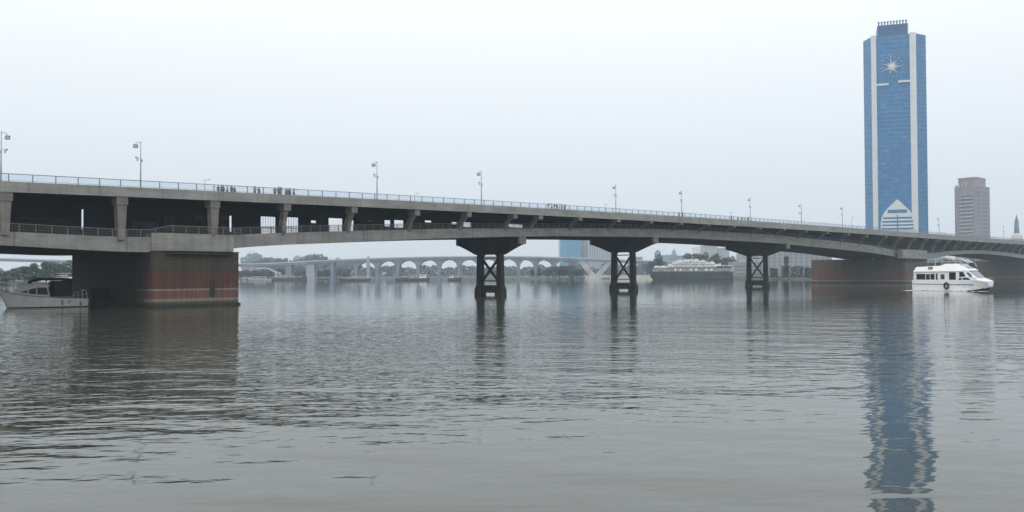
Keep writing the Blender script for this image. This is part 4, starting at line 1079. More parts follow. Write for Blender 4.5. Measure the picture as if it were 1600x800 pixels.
for i, (px, w_) in enumerate(((376, 16), (386, 18), (397, 16), (409, 20), (420, 18), (441, 20), (452, 18), (463, 20), (474, 18), (498, 20), (512, 20), (526, 18), (541, 18))):
    tree(px, 433, 421.5 - (i % 3) * 1.2, 905 + (i % 2) * 8, w_, 'hazy shrub-like tree on the far bank below the distant deck, %s from the brick pier' % ('first', 'second', 'third', 'fourth', 'fifth', 'sixth', 'seventh', 'eighth', 'ninth', 'tenth', 'eleventh', 'twelfth', 'thirteenth')[i], 'low trees on the far bank', i % 6, 1.4)
o, x0, x1, z = block('riverside_hall', 'low pale hall with dark window strips behind the third braced pier', 'building', 1146, 1196, 411, 742, 18, M['blockgrey'])
for k in range(3):
    mb = MB(); mb.box(x0 + 1, x1 - 1, 741.7, 742.1, 3.4 + k * 3.2, 4.9 + k * 3.2); mb.build('window', M['dkwin'], o)
for i, (px, yt) in enumerate(((1147, 400), (1158, 402), (1170, 405))):
    tree(px, 430, yt, 775, 20, 'hazy tree above the riverside hall, %s from the ship stern' % ('first', 'second', 'third')[i], GS, i + 1, 2.0)
o = empty('hotel_slab', at(1180, 425, 760), 'pale terraced building seen through the third braced pier', 'building')
for k in range(4):
    a, b_ = at(1150 + k * 3, 420, 762), at(1198, 420, 762); mb = MB(); z0_ = 1 + 5.2 * k; mb.box(a.x, b_.x, 762 + k, 780, z0_, z0_ + 5.19); mb.build('storey', M['blockgrey'] if k % 2 else M['cream'], o)
sp = empty('church_spire', at(1053, 430, 1900), 'tiny hazy spire on the skyline above the moored ship bow', 'spire')
c = at(1053, 400, 1900); mb = MB(); zz = lambda y: at(1053, y, 1900).z
mb.sweep([ngon(c, 6, 0), ngon(c, 6, zz(397)), ngon(c, 4.5, zz(396)), ngon(c, 3.8, zz(393)), ngon(c, .2, zz(388.5))]); mb.build('shaft', M['farconc'], sp)
for px0, px1, yt, lab in ((985, 1004, 402, 'low hazy block just left of the trees at the ship bow'), (1040, 1050, 399, 'small hazy block on the skyline left of the tiny spire'), (1056, 1068, 400, 'small hazy block on the skyline right of the tiny spire')):
    block('skyline_block', lab, 'building', px0, px1, yt, 1900, 50, M['farconc'])
# quay wall with hedge on the right bank
mb = MB(); a, b_ = at(1120, 430, 707), at(1420, 430, 640)
mb.prism([Vector((a.x, 707, -1)), Vector((b_.x, 632, -1)), Vector((b_.x, 640, -1)), Vector((a.x, 715, -1))], (0, 0, at(1200, 431, 690).z + 1)); tag(mb.build('quay_wall', M['quay']), 'dark grey quay wall along the right bank behind the third braced pier', 'quay wall')
mb = MB(); a, b_ = at(955, 430, 800), at(1040, 430, 770)
mb.prism([Vector((a.x, 800, -1)), Vector((b_.x, 768, -1)), Vector((b_.x, 780, -1)), Vector((a.x, 812, -1))], (0, 0, at(1000, 430, 785).z + 1)); tag(mb.build('promenade_wall', M['pale_stone']), 'pale promenade wall between the inclined pier and the moored ship', 'quay wall')
for i, (px0, px1, yt, lab) in enumerate(((1204, 1216, 419, 'dark clipped hedge nearest the third braced pier on the quay'), (1222, 1234, 415, 'tall dark hedge block in the middle of the quay'), (1236, 1256, 416, 'long dark hedge block on the quay left of the brown pier'), (1258, 1275, 418, 'dark hedge block touching the brown pier on the quay'))):
    rnd = random.Random(40 + i); mb = MB(); Yh = 676 - i * 8
    xa, xb = at(px0, 420, Yh).x, at(px1, 420, Yh).x; zh = at(px0, yt, Yh).z
    for _ in range(700):
        p = Vector((rnd.uniform(xa, xb), Yh + rnd.uniform(0, 3), rnd.uniform(1.5, zh)))
        a = Vector((rnd.uniform(-1, 1), rnd.uniform(-1, 1), rnd.uniform(-1, 1))).normalized(); b_ = a.cross(Vector((0.3, .2, 1))).normalized(); l = .55
        mb.add([p - a * l, p + b_ * l * .7, p + a * l, p - b_ * l * .7], [(0, 1, 2, 3)])
    tag(mb.build('hedge', M['foliage']), lab, 'hedge', 'hedges on the right quay')

# ------------------------------------------------------------------ boats
def hull(stations, mat_list, name, parent, stripe=None):
    """stations: (x, deck half beam, waterline half beam, deck z, keel z)"""
    mb = MB(); rings = []
    for x, hb_, hw_, zd, zk in stations:
        if zk < 0: zs = [zk, zk * .4, .10, .24, max(.3, zd * .55), zd - .12, zd]
        else: zs = [zk + (zd - zk) * f for f in (0, .06, .12, .2, .55, .93, 1)]
        ys = [hw_ * .25, hw_ * .8, hw_, hw_ + (hb_ - hw_) * .15, hw_ + (hb_ - hw_) * .6, hb_, hb_]
        rg = [Vector((x, -y, z)) for y, z in zip(reversed(ys), reversed(zs))] + [Vector((x, y, z)) for y, z in zip(ys, zs)]
        rings.append(rg)
    n = len(rings[0]); vs_ = [p for r in rings for p in r]; fs_, mi = [], []
    for k in range(len(rings) - 1):
        for i in range(n):
            j = (i + 1) % n; fs_.append((k * n + i, k * n + j, (k + 1) * n + j, (k + 1) * n + i))
            lev = min(i, n - 2 - i) if i < n - 1 else -1       # 0 top strip .. 
            mi.append(1 if lev >= 4 else (2 if (lev == stripe) else (3 if lev == -1 else 0)))
    fs_ += [tuple(range(n - 1, -1, -1)), tuple(range((len(rings) - 1) * n, len(rings) * n))]; mi += [0, 0]
    b = len(mb.v); mb.v += [tuple(v) for v in vs_]; mb.f += fs_; mb.mi += mi
    return mb.build(name, mat_list, parent, False)
def side_win(mb, pts, y0, y1):            # polygon in x-z with thickness in y
    mb.prism([(x, y0, z) for x, z in pts], (0, y1 - y0, 0))

# --- white cabin cruiser, lower left (bow to the left, port side... seen broadside)
M['cruiser'] = simple('cruiser_hull_paint', (0.84, 0.82, 0.78), 0.5, 0.08, 1.2, local=True, stretch=(1, 1, .25))
bw = on_water(70, 480.5); Yc = bw.y
CYAW = R(35); CC = Vector((bw.x - 1.5 * math.sin(CYAW), Yc + 1.5 * math.cos(CYAW), 0))
cr = empty('cabin_cruiser', CC, 'small weathered white cabin cruiser with dark aft canopy moored beside the brick pier', 'boat', None, CYAW)
pm = Yc / F                                # metres per pixel there
def along(C_, yaw, px, y):                # picture column of a point on the boat's side y -> distance along the boat
    c, s_, q = math.cos(yaw), math.sin(yaw), px - 800
    return (F * (C_.x - y * s_) - q * (C_.y + y * c)) / (q * s_ - F * c)
LX = lambda px: along(CC, CYAW, px, -1.5 if px > 30 else -1.5 * max(0, px + 2) / 32)
LZ = lambda py: (480.5 - py) * pm
stns = [(LX(139), 1.25, 1.05, 1.25, -.3), (LX(130), 1.45, 1.3, 1.25, -.4), (LX(100), 1.65, 1.45, 1.40, -.5), (LX(65), 1.65, 1.40, 1.62, -.5), (LX(40), 1.40, 1.00, 1.85, -.45), (LX(24), .95, .45, 2.10, -.35), (LX(12.5), .55, .12, 2.40, -.15), (LX(8), .36, .06, 2.52, .75), (LX(3), .2, .03, 2.7, 1.7), (LX(-1.5), .06, .02, 2.86, 2.5)]
hull(stns, [M['cruiser'], M['black'], M['offwhite'], M['timber']], 'hull', cr)
mb = MB()
mb.tube([(LX(139), -1.27, 1.27), (LX(100), -1.68, 1.42), (LX(65), -1.68, 1.64), (LX(40), -1.43, 1.87), (LX(22), -.98, 2.12), (LX(9), -.48, 2.47), (LX(-1), -.08, 2.88)], .06, 6)
mb.build('rub_rail', M['timber'], cr, False)
# cabin: coaming, windscreen, roof, windows
zd, zr = 1.5, LZ(446.5); cabx0, cabx1 = LX(19), LX(80)
mb = MB(); yb, yt_ = 1.15, .98
mb.hexa([Vector((LX(19), -.75, 1.75)), Vector((LX(80), -yb, 1.35)), Vector((LX(80), yb, 1.35)), Vector((LX(19), .75, 1.75)), Vector((LX(29), -.7, zr)), Vector((LX(75), -yt_, zr)), Vector((LX(75), yt_, zr)), Vector((LX(29), .7, zr))])
cab = mb.build('cabin', M['offwhite'], cr, False)
mb = MB(); mb.hexa([Vector((LX(25), -.85, zr + .003)), Vector((LX(79), -1.12, zr + .003)), Vector((LX(79), 1.12, zr + .003)), Vector((LX(25), .85, zr + .003)), Vector((LX(28), -.75, zr + .30)), Vector((LX(76), -1.0, zr + .20)), Vector((LX(76), 1.0, zr + .20)), Vector((LX(28), .75, zr + .30))])
mb.build('roof', M['offwhite'], cab, False)
def cw(pts, nm):
    mb = MB()
    q = lambda x, z, d: Vector((x, -(.75 + (1.15 - .75) * ((x - LX(19)) / (LX(80) - LX(19)))) + (z - 1.5) * .09 - d, z))
    a = [q(x, z, .03) for x, z in pts]; mb.prism(a, (0, .12, 0)); mb.build(nm, M['winglass'], cab, False)
cw([(LX(46), LZ(459)), (LX(57.5), LZ(460)), (LX(57.5), LZ(449)), (LX(46.5), LZ(448.5))], 'window')
cw([(LX(59), LZ(460)), (LX(77), LZ(461)), (LX(73.5), LZ(449.5)), (LX(59), LZ(449))], 'window')
cw([(LX(27), LZ(455.5)), (LX(44), LZ(457.5)), (LX(44), LZ(448.3)), (LX(31.5), LZ(448))], 'window')
mb = MB()
for x in (32, 36, 40): mb.tube([(LX(x), -1.02, LZ(456)), (LX(x + 2), -.95, LZ(448))], .04, 5)
mb.tube([(LX(24), -.9, LZ(456.5)), (LX(46), -1.05, LZ(458.5))], .05, 5); mb.build('window_bar', M['offwhite'], cab, False)
# dark aft canopy on posts
zc0, zc1 = LZ(438.5), LZ(434)
mb = MB(); secs = []
for f in range(13):
    px = 46 + (114 - 46) * f / 12; crown = LZ(434.2) - (0.55 if f == 0 else .22 if f == 1 else 0.05 * (f == 2)) - .10 * (f > 9) * (f - 9) / 3
    secs.append([Vector((LX(px), -1.35, crown - .42)), Vector((LX(px), -1.0, crown - .08)), Vector((LX(px), 0, crown)), Vector((LX(px), 1.0, crown - .08)), Vector((LX(px), 1.35, crown - .42)), Vector((LX(px), 0, crown - .3))])
mb.sweep(secs); mb.build('canopy', M['dkcanvas'], cr, False)
mb = MB(); mb.box(LX(84), LX(113.5), -1.32, -1.26, LZ(463), LZ(439)); mb.build('canopy_shade_sheet', M['dkcanvas'], cr, False)  # dark sheet filling the side, stands in for the shaded interior
mb = MB(); mb.box(LX(82), LX(110), 1.0, 1.1, LZ(466), LZ(439)); mb.box(LX(79.5), LX(81.5), -1.2, 1.2, LZ(466), LZ(441)); mb.build('canopy_back', M['dkcanvas'], cr, False)
for a, b_ in ((84, 90), (97, 104)):
    mb = MB(); mb.box(LX(a), LX(b_), -1.36, -1.325, LZ(453), LZ(443.5)); mb.build('clear_panel', M['panel'], cr, False)
mb = MB(); 
for px in (84, 98, 113): mb.tube([(LX(px), -1.38, 1.3), (LX(px), -1.36, LZ(437))], .035, 6)
mb.build('canopy_post', M['dkcanvas'], cr, False)
mb = MB(); mb.box(LX(80), LX(114), -1.45, -1.30, LZ(467), LZ(463)); mb.build('cockpit_coaming', M['timber'], cr, False)
# stern rail and bits
mb = MB()
mb.tube([(LX(115), -1.42, LZ(459)), (LX(124), -1.40, LZ(456.5)), (LX(133), -1.32, LZ(454)), (LX(135.5), -1.28, LZ(456)), (LX(137), -1.24, LZ(467))], .045, 6)
mb.tube([(LX(115), -1.42, LZ(463.5)), (LX(136), -1.3, LZ(460))], .03, 6)
for px in (115, 122, 129): mb.tube([(LX(px), -1.42, 1.25), (LX(px), -1.40, LZ(458 - (px - 115) * .2))], .035, 6)
mb.tube([(LX(133), 1.2, LZ(454)), (LX(133), -1.32, LZ(454))], .04, 6)
mb.build('stern_rail', M['chrome'], cr, False)
mb = MB(); mb.box(LX(129), LX(131), -1.2, -.9, 1.2, LZ(456)); mb.build('stern_seat', M['rust'], cr, False)
for px, w_, hgt, y in ((97.5, 2.0, .75, .85), (109, 3.0, .45, .72), (125.5, 2.0, .5, .62)):   # rusty scrapes: thin plates of old paint
    rnd = random.Random(int(px)); mb = MB()
    for k in range(5):
        xa = LX(px + rnd.uniform(-w_, w_)); za = y + rnd.uniform(-.3, .3); yy = -1.70 if px < 105 else -1.58
        mb.box(xa - rnd.uniform(.02, .05), xa + rnd.uniform(.02, .05), yy, -1.2, za - hgt * rnd.uniform(.2, .5), za + hgt * rnd.uniform(.1, .4))
    mb.build('rust_patch', M['rust'], cr, False)
mb = MB(); mb.tube([(LX(2), -.35, 2.75), (LX(18), -.9, 2.75), (LX(30), -1.15, 2.5)], .025, 5)
for px, z0_, y in ((6, 2.5, -.4), (16, 2.2, -.85), (26, 2.0, -1.08)): mb.tube([(LX(px), y, z0_), (LX(px), y, z0_ + .45)], .02, 5)
mb.build('bow_rail', M['chrome'], cr, False)

# dark mooring pontoon between the cruiser and the pier
bw = on_water(153, 478); pz = bw.y / F
po = empty('mooring_pontoon', (bw.x, bw.y + 2, 0), 'black steel mooring pontoon between the cabin cruiser stern and the brick pier', 'pontoon')
mb = MB(); mb.hexa([Vector(v) for v in ((-1.4, -1.9, -.6), (1.4, -1.9, -.6), (1.4, 2.5, -.6), (-1.4, 2.5, -.6), (-1.3, -1.8, 2.75), (1.3, -1.8, 2.75), (1.3, 2.4, 2.75), (-1.3, 2.4, 2.75))]); mb.build('tank', M['black'], po, False, bevel=.08)
mb = MB(); mb.box(-1.4, 1.4, -1.95, 2.5, 2.753, 2.9); mb.build('deck_plate', M['dkcanvas'], po, False)
for x in (-1.0, 0, 1.0):
    mb = MB(); mb.tube([(x, -1.95, .2), (x, -1.95, 2.6)], .13, 8); mb.build('fender', M['black'], po, False)

# white excursion boat, far left behind the cruiser
bw = on_water(94, 444.5); pz = bw.y / F
eb = empty('excursion_boat', (bw.x, bw.y, 0), 'white two-deck excursion boat half hidden behind the cruiser canopy', 'boat')
w_ = 24 * pz
hull([(-w_ * 1.3, 2.0, 1.8, 2.2, -.5), (-w_, 2.4, 2.2, 2.0, -.6), (w_ * .8, 2.4, 2.2, 2.0, -.6), (w_ * 1.3, .9, .4, 2.6, -.4), (w_ * 1.42, .1, .05, 2.9, .2)], [M['offwhite'], M['black'], M['blueline'], M['offwhite']], 'hull', eb)
mb = MB(); mb.box(-w_, w_ * .7, -2.0, 2.0, 2.0, 4.2); c_ = mb.build('cabin', M['offwhite'], eb, False)
for k in range(9):
    xa = -w_ * .93 + k * w_ * 1.6 / 9; mb = MB(); mb.box(xa, xa + w_ * .12, -2.05, -1.9, 2.8, 3.8); mb.build('window', M['winglass'], c_, False)
mb = MB(); mb.box(-w_ * 1.02, w_ * .74, -2.2, 2.2, 4.203, 4.4); mb.box(-w_ * 1.0, w_ * .6, -2.1, 2.1, 6.3, 6.5)
for k in range(8): mb.tube([(-w_ + k * w_ * 1.58 / 7, -2.05, 4.4), (-w_ + k * w_ * 1.58 / 7, -2.05, 6.3)], .07, 5)
mb.box(-w_ * .98, w_ * .58, -2.06, -2.0, 4.9, 5.4)
mb.build('upper_deck', M['whitewall'], eb, False)

# --- white passenger launch on the right (bow to the right, turned towards the camera)
bw = on_water(1487, 455.0); Yr = bw.y; pr_ = Yr / F
YAW = R(-57)
PC = Vector((bw.x + 2.4 * math.sin(-YAW), Yr + 2.4 * math.cos(YAW), 0))
pl = empty('passenger_boat', PC, 'white passenger launch with blue stripe and raked windscreen heading right past the brown pier', 'boat', None, YAW)
def along(C_, yaw, px, y):                # picture column of a point on the boat's side y -> distance along the boat
    c, s_, q = math.cos(yaw), math.sin(yaw), px - 800
    return (F * (C_.x - y * s_) - q * (C_.y + y * c)) / (q * s_ - F * c)
X = lambda px, y=-2.4: along(PC, YAW, px, y)
Z = lambda py: (455.0 - py) * pr_
XB = X(1549.5, .5)                                                 # stem
zs_ = Z(437.6)
b1 = 2.4
stns = [(X(1423), 2.0, 1.9, zs_, .5), (X(1424.5), 2.3, 2.1, zs_, -.1), (X(1432), b1, 2.3, zs_, -.5), (X(1490), b1, 2.3, zs_, -.6), (XB - 4.6, 2.35, 2.0, zs_, -.5), (XB - 3.0, 2.15, 1.5, zs_ - .05, -.15), (XB - 1.6, 1.9, 1.1, zs_ - .08, .30), (XB - .6, 1.65, .85, zs_ - .22, .60), (XB, 1.35, .7, zs_ - .36, .85)]
hl = hull(stns, [M['white'], M['black'], M['white'], M['white']], 'hull', pl)
mb = MB()
for sgn in (-1, 1):
    mb.sweep([[Vector((x, sgn * (y + .01), z)), Vector((x, sgn * (y + .05), z)), Vector((x, sgn * (y + .05), z + .17)), Vector((x, sgn * (y + .01), z + .17))] for x, y, z in ((X(1424.5), 2.24, Z(444.6)), (X(1432), 2.37, Z(444.6)), (X(1490), 2.37, Z(444.9)), (XB - 4.6, 2.27, Z(445)), (XB - 3.2, 2.07, Z(445)))])
mb.build('blue_stripe', M['blueline'], hl, False)
# dark forefoot under the bow
mb = MB(); rings = []
for x, y0_, y1_, z0_, z1_ in ((XB - 5.2, 2.0, 2.12, -.2, .12), (XB - 3.0, 1.55, 1.72, -.15, .45), (XB - 1.5, 1.0, 1.2, .3, .75), (XB + .02, .45, .62, .95, 1.25)):
    rings.append([Vector((x, -y0_ - .03, z0_)), Vector((x, y0_ + .03, z0_)), Vector((x, y1_ + .03, z1_)), Vector((x, -y1_ - .03, z1_))])
mb.sweep(rings); mb.build('forefoot', M['black'], hl, False)
zb, zr = zs_ - .02, Z(424.3)
mb = MB(); mb.box(X(1427), X(1497), -2.30, 2.30, zb, zr); cabin = mb.build('cabin', M['white'], pl, False, bevel=.05)
for a, b_, c_, d in ((1431.5, 1445, 427.8, 437), (1446.5, 1452, 428.3, 437), (1453.5, 1459.5, 428, 437), (1462, 1464.2, 427.2, 437.4), (1469.5, 1475, 428.5, 436.3), (1482.3, 1493, 425.6, 437.2)):
    mb = MB(); mb.box(X(a), X(b_), -2.34, -2.2, Z(d), Z(c_)); wd = mb.build('window' if b_ < 1480 else 'door', M['winglass'] if not 1469 < a < 1470 else M['panel'], cabin, False)
    mb = MB(); e = .08
    mb.box(X(a) - e, X(a) - .003, -2.38, -2.305, Z(d), Z(c_)); mb.box(X(b_) + .003, X(b_) + e, -2.38, -2.305, Z(d), Z(c_)); mb.build('frame', M['chrome'] if a < 1470 else M['white'], wd, False)
for px in (1437, 1441.5):
    mb = MB(); mb.box(X(px) - .06, X(px) + .06, -2.36, -2.345, Z(437), Z(428)); mb.build('window_bar', M['panel'], cabin, False)
# wheelhouse: sides, raked windscreen, sloping hood
xw0 = X(1497.3); xr1, xs1 = XB - 4.4, XB - 2.1               # roof front, windscreen foot
zw0, zw1 = Z(435.2), Z(423.4)
rings = []
for x, hb0, z0_, hb1, z1_ in ((xw0, 2.30, zb, 2.22, zr), (xr1, 2.28, zb, 1.95, zw1), (xs1, 2.02, zb, 1.72, zw0), (XB - .9, 1.55, zs_ - .25, 1.35, Z(437.2)), (XB - .05, 1.25, zs_ - .45, 1.15, Z(438.9))):
    rings.append([Vector((x, -hb0, z0_)), Vector((x, hb0, z0_)), Vector((x, hb1, z1_)), Vector((x, -hb1, z1_))])
mb = MB(); mb.sweep(rings); wh = mb.build('wheelhouse', M['white'], pl, False)
M['screen'] = simple('tinted_windscreen', (0.09, 0.12, 0.19), 0.06, 0.2, 1.0)
def slope(fx, hw_, lift):                                        # point on the windscreen plane
    q = Vector((xr1 + (xs1 - xr1) * fx, hw_, zw1 + (zw0 - zw1) * fx)); n_ = Vector((-(zw0 - zw1), 0, (xs1 - xr1))).normalized(); return q + n_ * lift
mb = MB(); w0_, w1_ = 1.86, 1.64
mb.hexa([slope(.05, -w0_, .02), slope(.95, -w1_, .02), slope(.95, w1_, .02), slope(.05, w0_, .02), slope(.05, -w0_, .09), slope(.95, -w1_, .09), slope(.95, w1_, .09), slope(.05, w0_, .09)])
ws_ = mb.build('windscreen', M['screen'], wh, False)
for yy in (-.62, .62):
    mb = MB(); mb.hexa([slope(.05, yy - .05, .095), slope(.95, yy - .05, .095), slope(.95, yy + .05, .095), slope(.05, yy + .05, .095), slope(.05, yy - .05, .13), slope(.95, yy - .05, .13), slope(.95, yy + .05, .13), slope(.05, yy + .05, .13)]); mb.build('screen_bar', M['white'], ws_, False)
def whw(pts, mt, nm, d=.05):
    mb = MB()
    def q(x, z):
        hb0 = np.interp(x, [xw0, xr1, xs1, XB - .9], [2.30, 2.28, 2.02, 1.40]); hb1 = np.interp(x, [xw0, xr1, xs1, XB - .9], [2.22, 1.95, 1.72, 1.2])
        zt_ = np.interp(x, [xw0, xr1, xs1, XB - .9], [zr, zw1, zw0, Z(437.2)]); f = min(1, max(0, (z - zb) / max(.2, zt_ - zb)))
        return Vector((x, -(hb0 + (hb1 - hb0) * f) - d, z))
    a = [q(x, z) for x, z in pts]; mb.prism(a, (0, .3, 0)); return mb.build(nm, M[mt], wh, False)
XX = lambda f: xw0 + (xs1 - xw0) * f
Lw = xr1 - xw0
whw([(xw0 + .15, Z(432.6)), (xw0 + 1.75, Z(432.4)), (xw0 + 1.1, Z(425)), (xw0 + .15, Z(425))], 'winglass', 'side_window')
whw([(xw0 - .1, Z(437.3)), (xw0 + .75, Z(437.3)), (xw0 + .75, Z(434)), (xw0 + .15, Z(434.2))], 'winglass', 'side_window')
whw([(xw0 + 1.0, Z(437.3)), (xw0 + 3.0, Z(437.4)), (xw0 + 2.3, Z(433.8)), (xw0 + 1.0, Z(433.8))], 'winglass', 'side_window')
whw([(xw0 + 1.75, Z(426)), (xr1 - .05, Z(425.4)), (xs1 - .45, Z(434.6)), (xw0 + 2.75, Z(433.4))], 'screen', 'quarter_window')
mb = MB(); mb.box(XB - 2.2, XB - 1.4, -.5, .5, Z(437.0), Z(436.2)); mb.build('hood_hatch', M['chrome'], wh, False)
# roof, life raft, vent
mb = MB(); rings = []
for x, y0_, hb0, yt2, hb1 in ((X(1427), 424.6, 2.5, 424.0, 2.4), (X(1430.5), 424.3, 2.55, 416.8, 2.1), (X(1468), 424.1, 2.55, 415, 2.0), (X(1474), 424.0, 2.55, 412.2, 1.8), (X(1496), 423.9, 2.5, 412, 1.7), (xr1 - 2.2, 423.6, 2.3, 415.2, 1.7), (xr1 + .25, 423.2, 2.0, 422.0, 1.8)):
    rings.append([Vector((x, -hb0, Z(y0_) + .003)), Vector((x, hb0, Z(y0_) + .003)), Vector((x, hb1, Z(yt2))), Vector((x, -hb1, Z(yt2)))])
mb.sweep(rings); roof = mb.build('roof', M['white'], pl, False)
mb = MB(); mb.box(X(1478, -1.2), X(1490, -1.2), -1.65, -.8, Z(412.2), Z(410.6)); mb.build('life_raft', M['red'], pl, False, bevel=.1)
for a in (xr1 - 1.6, xr1 - .9):
    mb = MB(); mb.hexa([Vector((a, -1.2, Z(417.3 if a < xr1 - 1.2 else 419.2))), Vector((a + .5, -1.2, Z(418.9 if a < xr1 - 1.2 else 420.8))), Vector((a + .5, 1.2, Z(418.9 if a < xr1 - 1.2 else 420.8))), Vector((a, 1.2, Z(417.3 if a < xr1 - 1.2 else 419.2))), Vector((a, -1.2, Z(416.6 if a < xr1 - 1.2 else 418.2))), Vector((a + .5, -1.2, Z(418 if a < xr1 - 1.2 else 419.9))), Vector((a + .5, 1.2, Z(418 if a < xr1 - 1.2 else 419.9))), Vector((a, 1.2, Z(416.6 if a < xr1 - 1.2 else 418.2)))]); mb.build('roof_hatch', M['screen'], roof, False)
mb = MB(); mb.box(X(1450), X(1456.5), -2.48, -2.05, Z(420.3), Z(416.6)); mb.build('vent', M['timber'], roof, False)
mb = MB(); yq = 1.6
for sgn in (-1, 1):
    mb.tube([(X(1449, -yq), sgn * yq, Z(405)), (X(1468, -yq), sgn * yq, Z(403.2)), (X(1488, -yq), sgn * yq, Z(403.4)), (X(1503, -yq), sgn * yq, Z(406)), (X(1512, -yq), sgn * yq, Z(411)), (X(1515, -yq), sgn * yq, Z(417.5))], .05, 6)
    mb.tube([(X(1449, -yq), sgn * yq, Z(409)), (X(1495, -yq), sgn * yq, Z(408.2)), (X(1507, -yq), sgn * yq, Z(411))], .035, 6)
    for px in (1450, 1461, 1472, 1482, 1492, 1502): mb.tube([(X(px, -yq), sgn * yq, Z(416)), (X(px, -yq), sgn * yq, Z(404.2 if px < 1500 else 405.8))], .035, 6)
mb.tube([(X(1459, -yq), -yq - .02, Z(416)), (X(1463, -yq), -yq - .02, Z(408.5)), (X(1471, -yq), -yq - .02, Z(405))], .05, 6)
mb.build('canopy_frame', M['chrome'], pl, False)
m, t, b = new_mat('clear_canopy', .2); out = t.nodes['Material Output']
tr = nd(t, 'ShaderNodeBsdfTransparent'); tr.inputs[0].default_value = (.9, .93, .95, 1); mx = nd(t, 'ShaderNodeMixShader'); mx.inputs[0].default_value = .45
b.inputs['Base Color'].default_value = (.42, .45, .47, 1); t.links.new(tr.outputs[0], mx.inputs[1]); t.links.new(b.outputs[0], mx.inputs[2]); t.links.new(mx.outputs[0], out.inputs[0]); M['clear'] = m
mb = MB(); mb.sweep([[Vector((X(px, -yq), -1.58, Z(y))), Vector((X(px, -yq), 1.58, Z(y))), Vector((X(px, -yq), 1.58, Z(y) + .04)), Vector((X(px, -yq), -1.58, Z(y) + .04))] for px, y in ((1449, 404.8), (1468, 403), (1488, 403.2), (1503, 405.8), (1512, 410.8))]); mb.build('canopy', M['clear'], pl, False)
# tyre fender
mb = MB(); rings = []
for k in range(17):
    a = 2 * math.pi * k / 16; c_ = Vector((X(1478.6) + .52 * math.cos(a), -2.60, Z(446.6) + .72 * math.sin(a)))
    rings.append([c_ + Vector((math.cos(a) * .24 * math.cos(q), .22 * math.sin(q), math.sin(a) * .24 * math.cos(q))) for q in [2 * math.pi * j / 8 for j in range(8)]])
mb.sweep(rings, caps=False); mb.build('tyre_fender', M['black'], pl, False, True)
mb = MB(); mb.tube([(xw0 + 3.0, -2.3, zs_), (xs1 - .6, -2.1, zs_ + .75), (XB - 1.4, -1.65, zs_ + .55), (XB, -1.0, zs_ + .35), (XB, 1.0, zs_ + .35), (XB - 1.4, 1.65, zs_ + .55)], .03, 5)
for x, y, z1_ in ((xs1 - .6, -2.1, .75), (XB - 1.4, -1.65, .55), (XB, -1.0, .35), (XB, 1.0, .35)): mb.tube([(x, y, zs_ - .5), (x, y, zs_ + z1_)], .025, 5)
mb.build('bow_rail', M['chrome'], pl, False)
mb = MB(); mb.tube([(X(1427, -2.2), -2.1, zs_), (X(1427, -2.2), -2.1, zr)], .05, 6); mb.tube([(X(1424.5, -2.2), -2.1, zs_), (X(1424.5, -2.2), -2.1, zs_ + .8), (X(1424.5, -2.2), 2.1, zs_ + .8), (X(1424.5, -2.2), 2.1, zs_)], .03, 5); mb.build('stern_rail', M['chrome'], pl, False)
# bow wave and wake: low mounds of churned foam
M['foam'] = simple('foam', (0.62, 0.64, 0.64), 0.8, 0.2, 2.0)
rnd = random.Random(9); mb = MB()
for k in range(90):
    f = rnd.random(); x = X(1405) + (XB - 1 - X(1405)) * f; y = -2.25 - rnd.random() * .5 if x > X(1424) else rnd.uniform(-2.6, 1.5)
    if x > XB - 4.5: y = -2.2 + (x - XB + 4.5) * .42 - rnd.random() * .6
    l, h_ = rnd.uniform(.25, .9), rnd.uniform(.02, .07); c_ = Vector((x, y, -.02))
    rg = [c_ + Vector((l * math.cos(a), .18 * math.sin(a), 0)) for a in [j * math.pi / 4 for j in range(8)]]
    mb.sweep([rg, [c_ + (p - c_) * .6 + Vector((0, 0, h_)) for p in rg]])
o = mb.build('foam', M['foam'], None, False); o.location = pl.location; o.rotation_euler = pl.rotation_euler; tag(o, 'thin white foam along the waterline of the white passenger launch', 'foam', None, 'stuff')

# --- big moored ship with white awnings
bw = on_water(1080, 437.3); Ys = 660.0; ps = Ys / F
sh_ = empty('moored_ship', (at(1080, 437, Ys).x, Ys, 0), 'long dark green ship piled with white awnings, moored between the second and third braced piers', 'ship')
X2 = lambda px: (px - 1080) * ps
zw = at(1080, 436.6, Ys).z
Z2 = lambda py: (436.6 - py) * ps
hull([(X2(1143), 5.5, 5.2, Z2(423), -1.5), (X2(1120), 6, 5.8, Z2(424), -1.5), (X2(1050), 6, 5.8, Z2(424), -1.5), (X2(1032), 5, 4.6, Z2(424), -1.2), (X2(1022), 3, 1.8, Z2(423.5), -.6), (X2(1016), .8, .2, Z2(422.5), 2.4)], [M['ship_hull'], M['ship_hull'], M['ship_hull'], M['quay']], 'hull', sh_)
mb = MB()
for k in range(46):
    px = 1019 + k * (1142 - 1019) / 45; mb.tube([(X2(px), -5.6 if px > 1035 else -4.0, Z2(424.5)), (X2(px), -5.6 if px > 1035 else -4.0, Z2(419.5))], .13, 4)
mb.tube([(X2(1019), -3.8, Z2(419.6)), (X2(1036), -5.4, Z2(419.6)), (X2(1142), -5.6, Z2(419.6))], .12, 5); mb.tube([(X2(1019), -3.8, Z2(422)), (X2(1036), -5.4, Z2(422)), (X2(1142), -5.6, Z2(422))], .1, 5)
mb.build('railing', M['offwhite'], sh_, False)
mb = MB(); mb.box(X2(1040), X2(1141), -4.6, 4.6, Z2(424), Z2(417)); dh = mb.build('deckhouse', M['ship_hull'], sh_, False)
for k in range(12):
    mb = MB(); xa = X2(1044 + k * 8); mb.box(xa, xa + 1.6, -4.72, -4.5, Z2(422.5), Z2(419)); mb.build('window', M['offwhite'] if k % 3 else M['winglass'], dh, False)
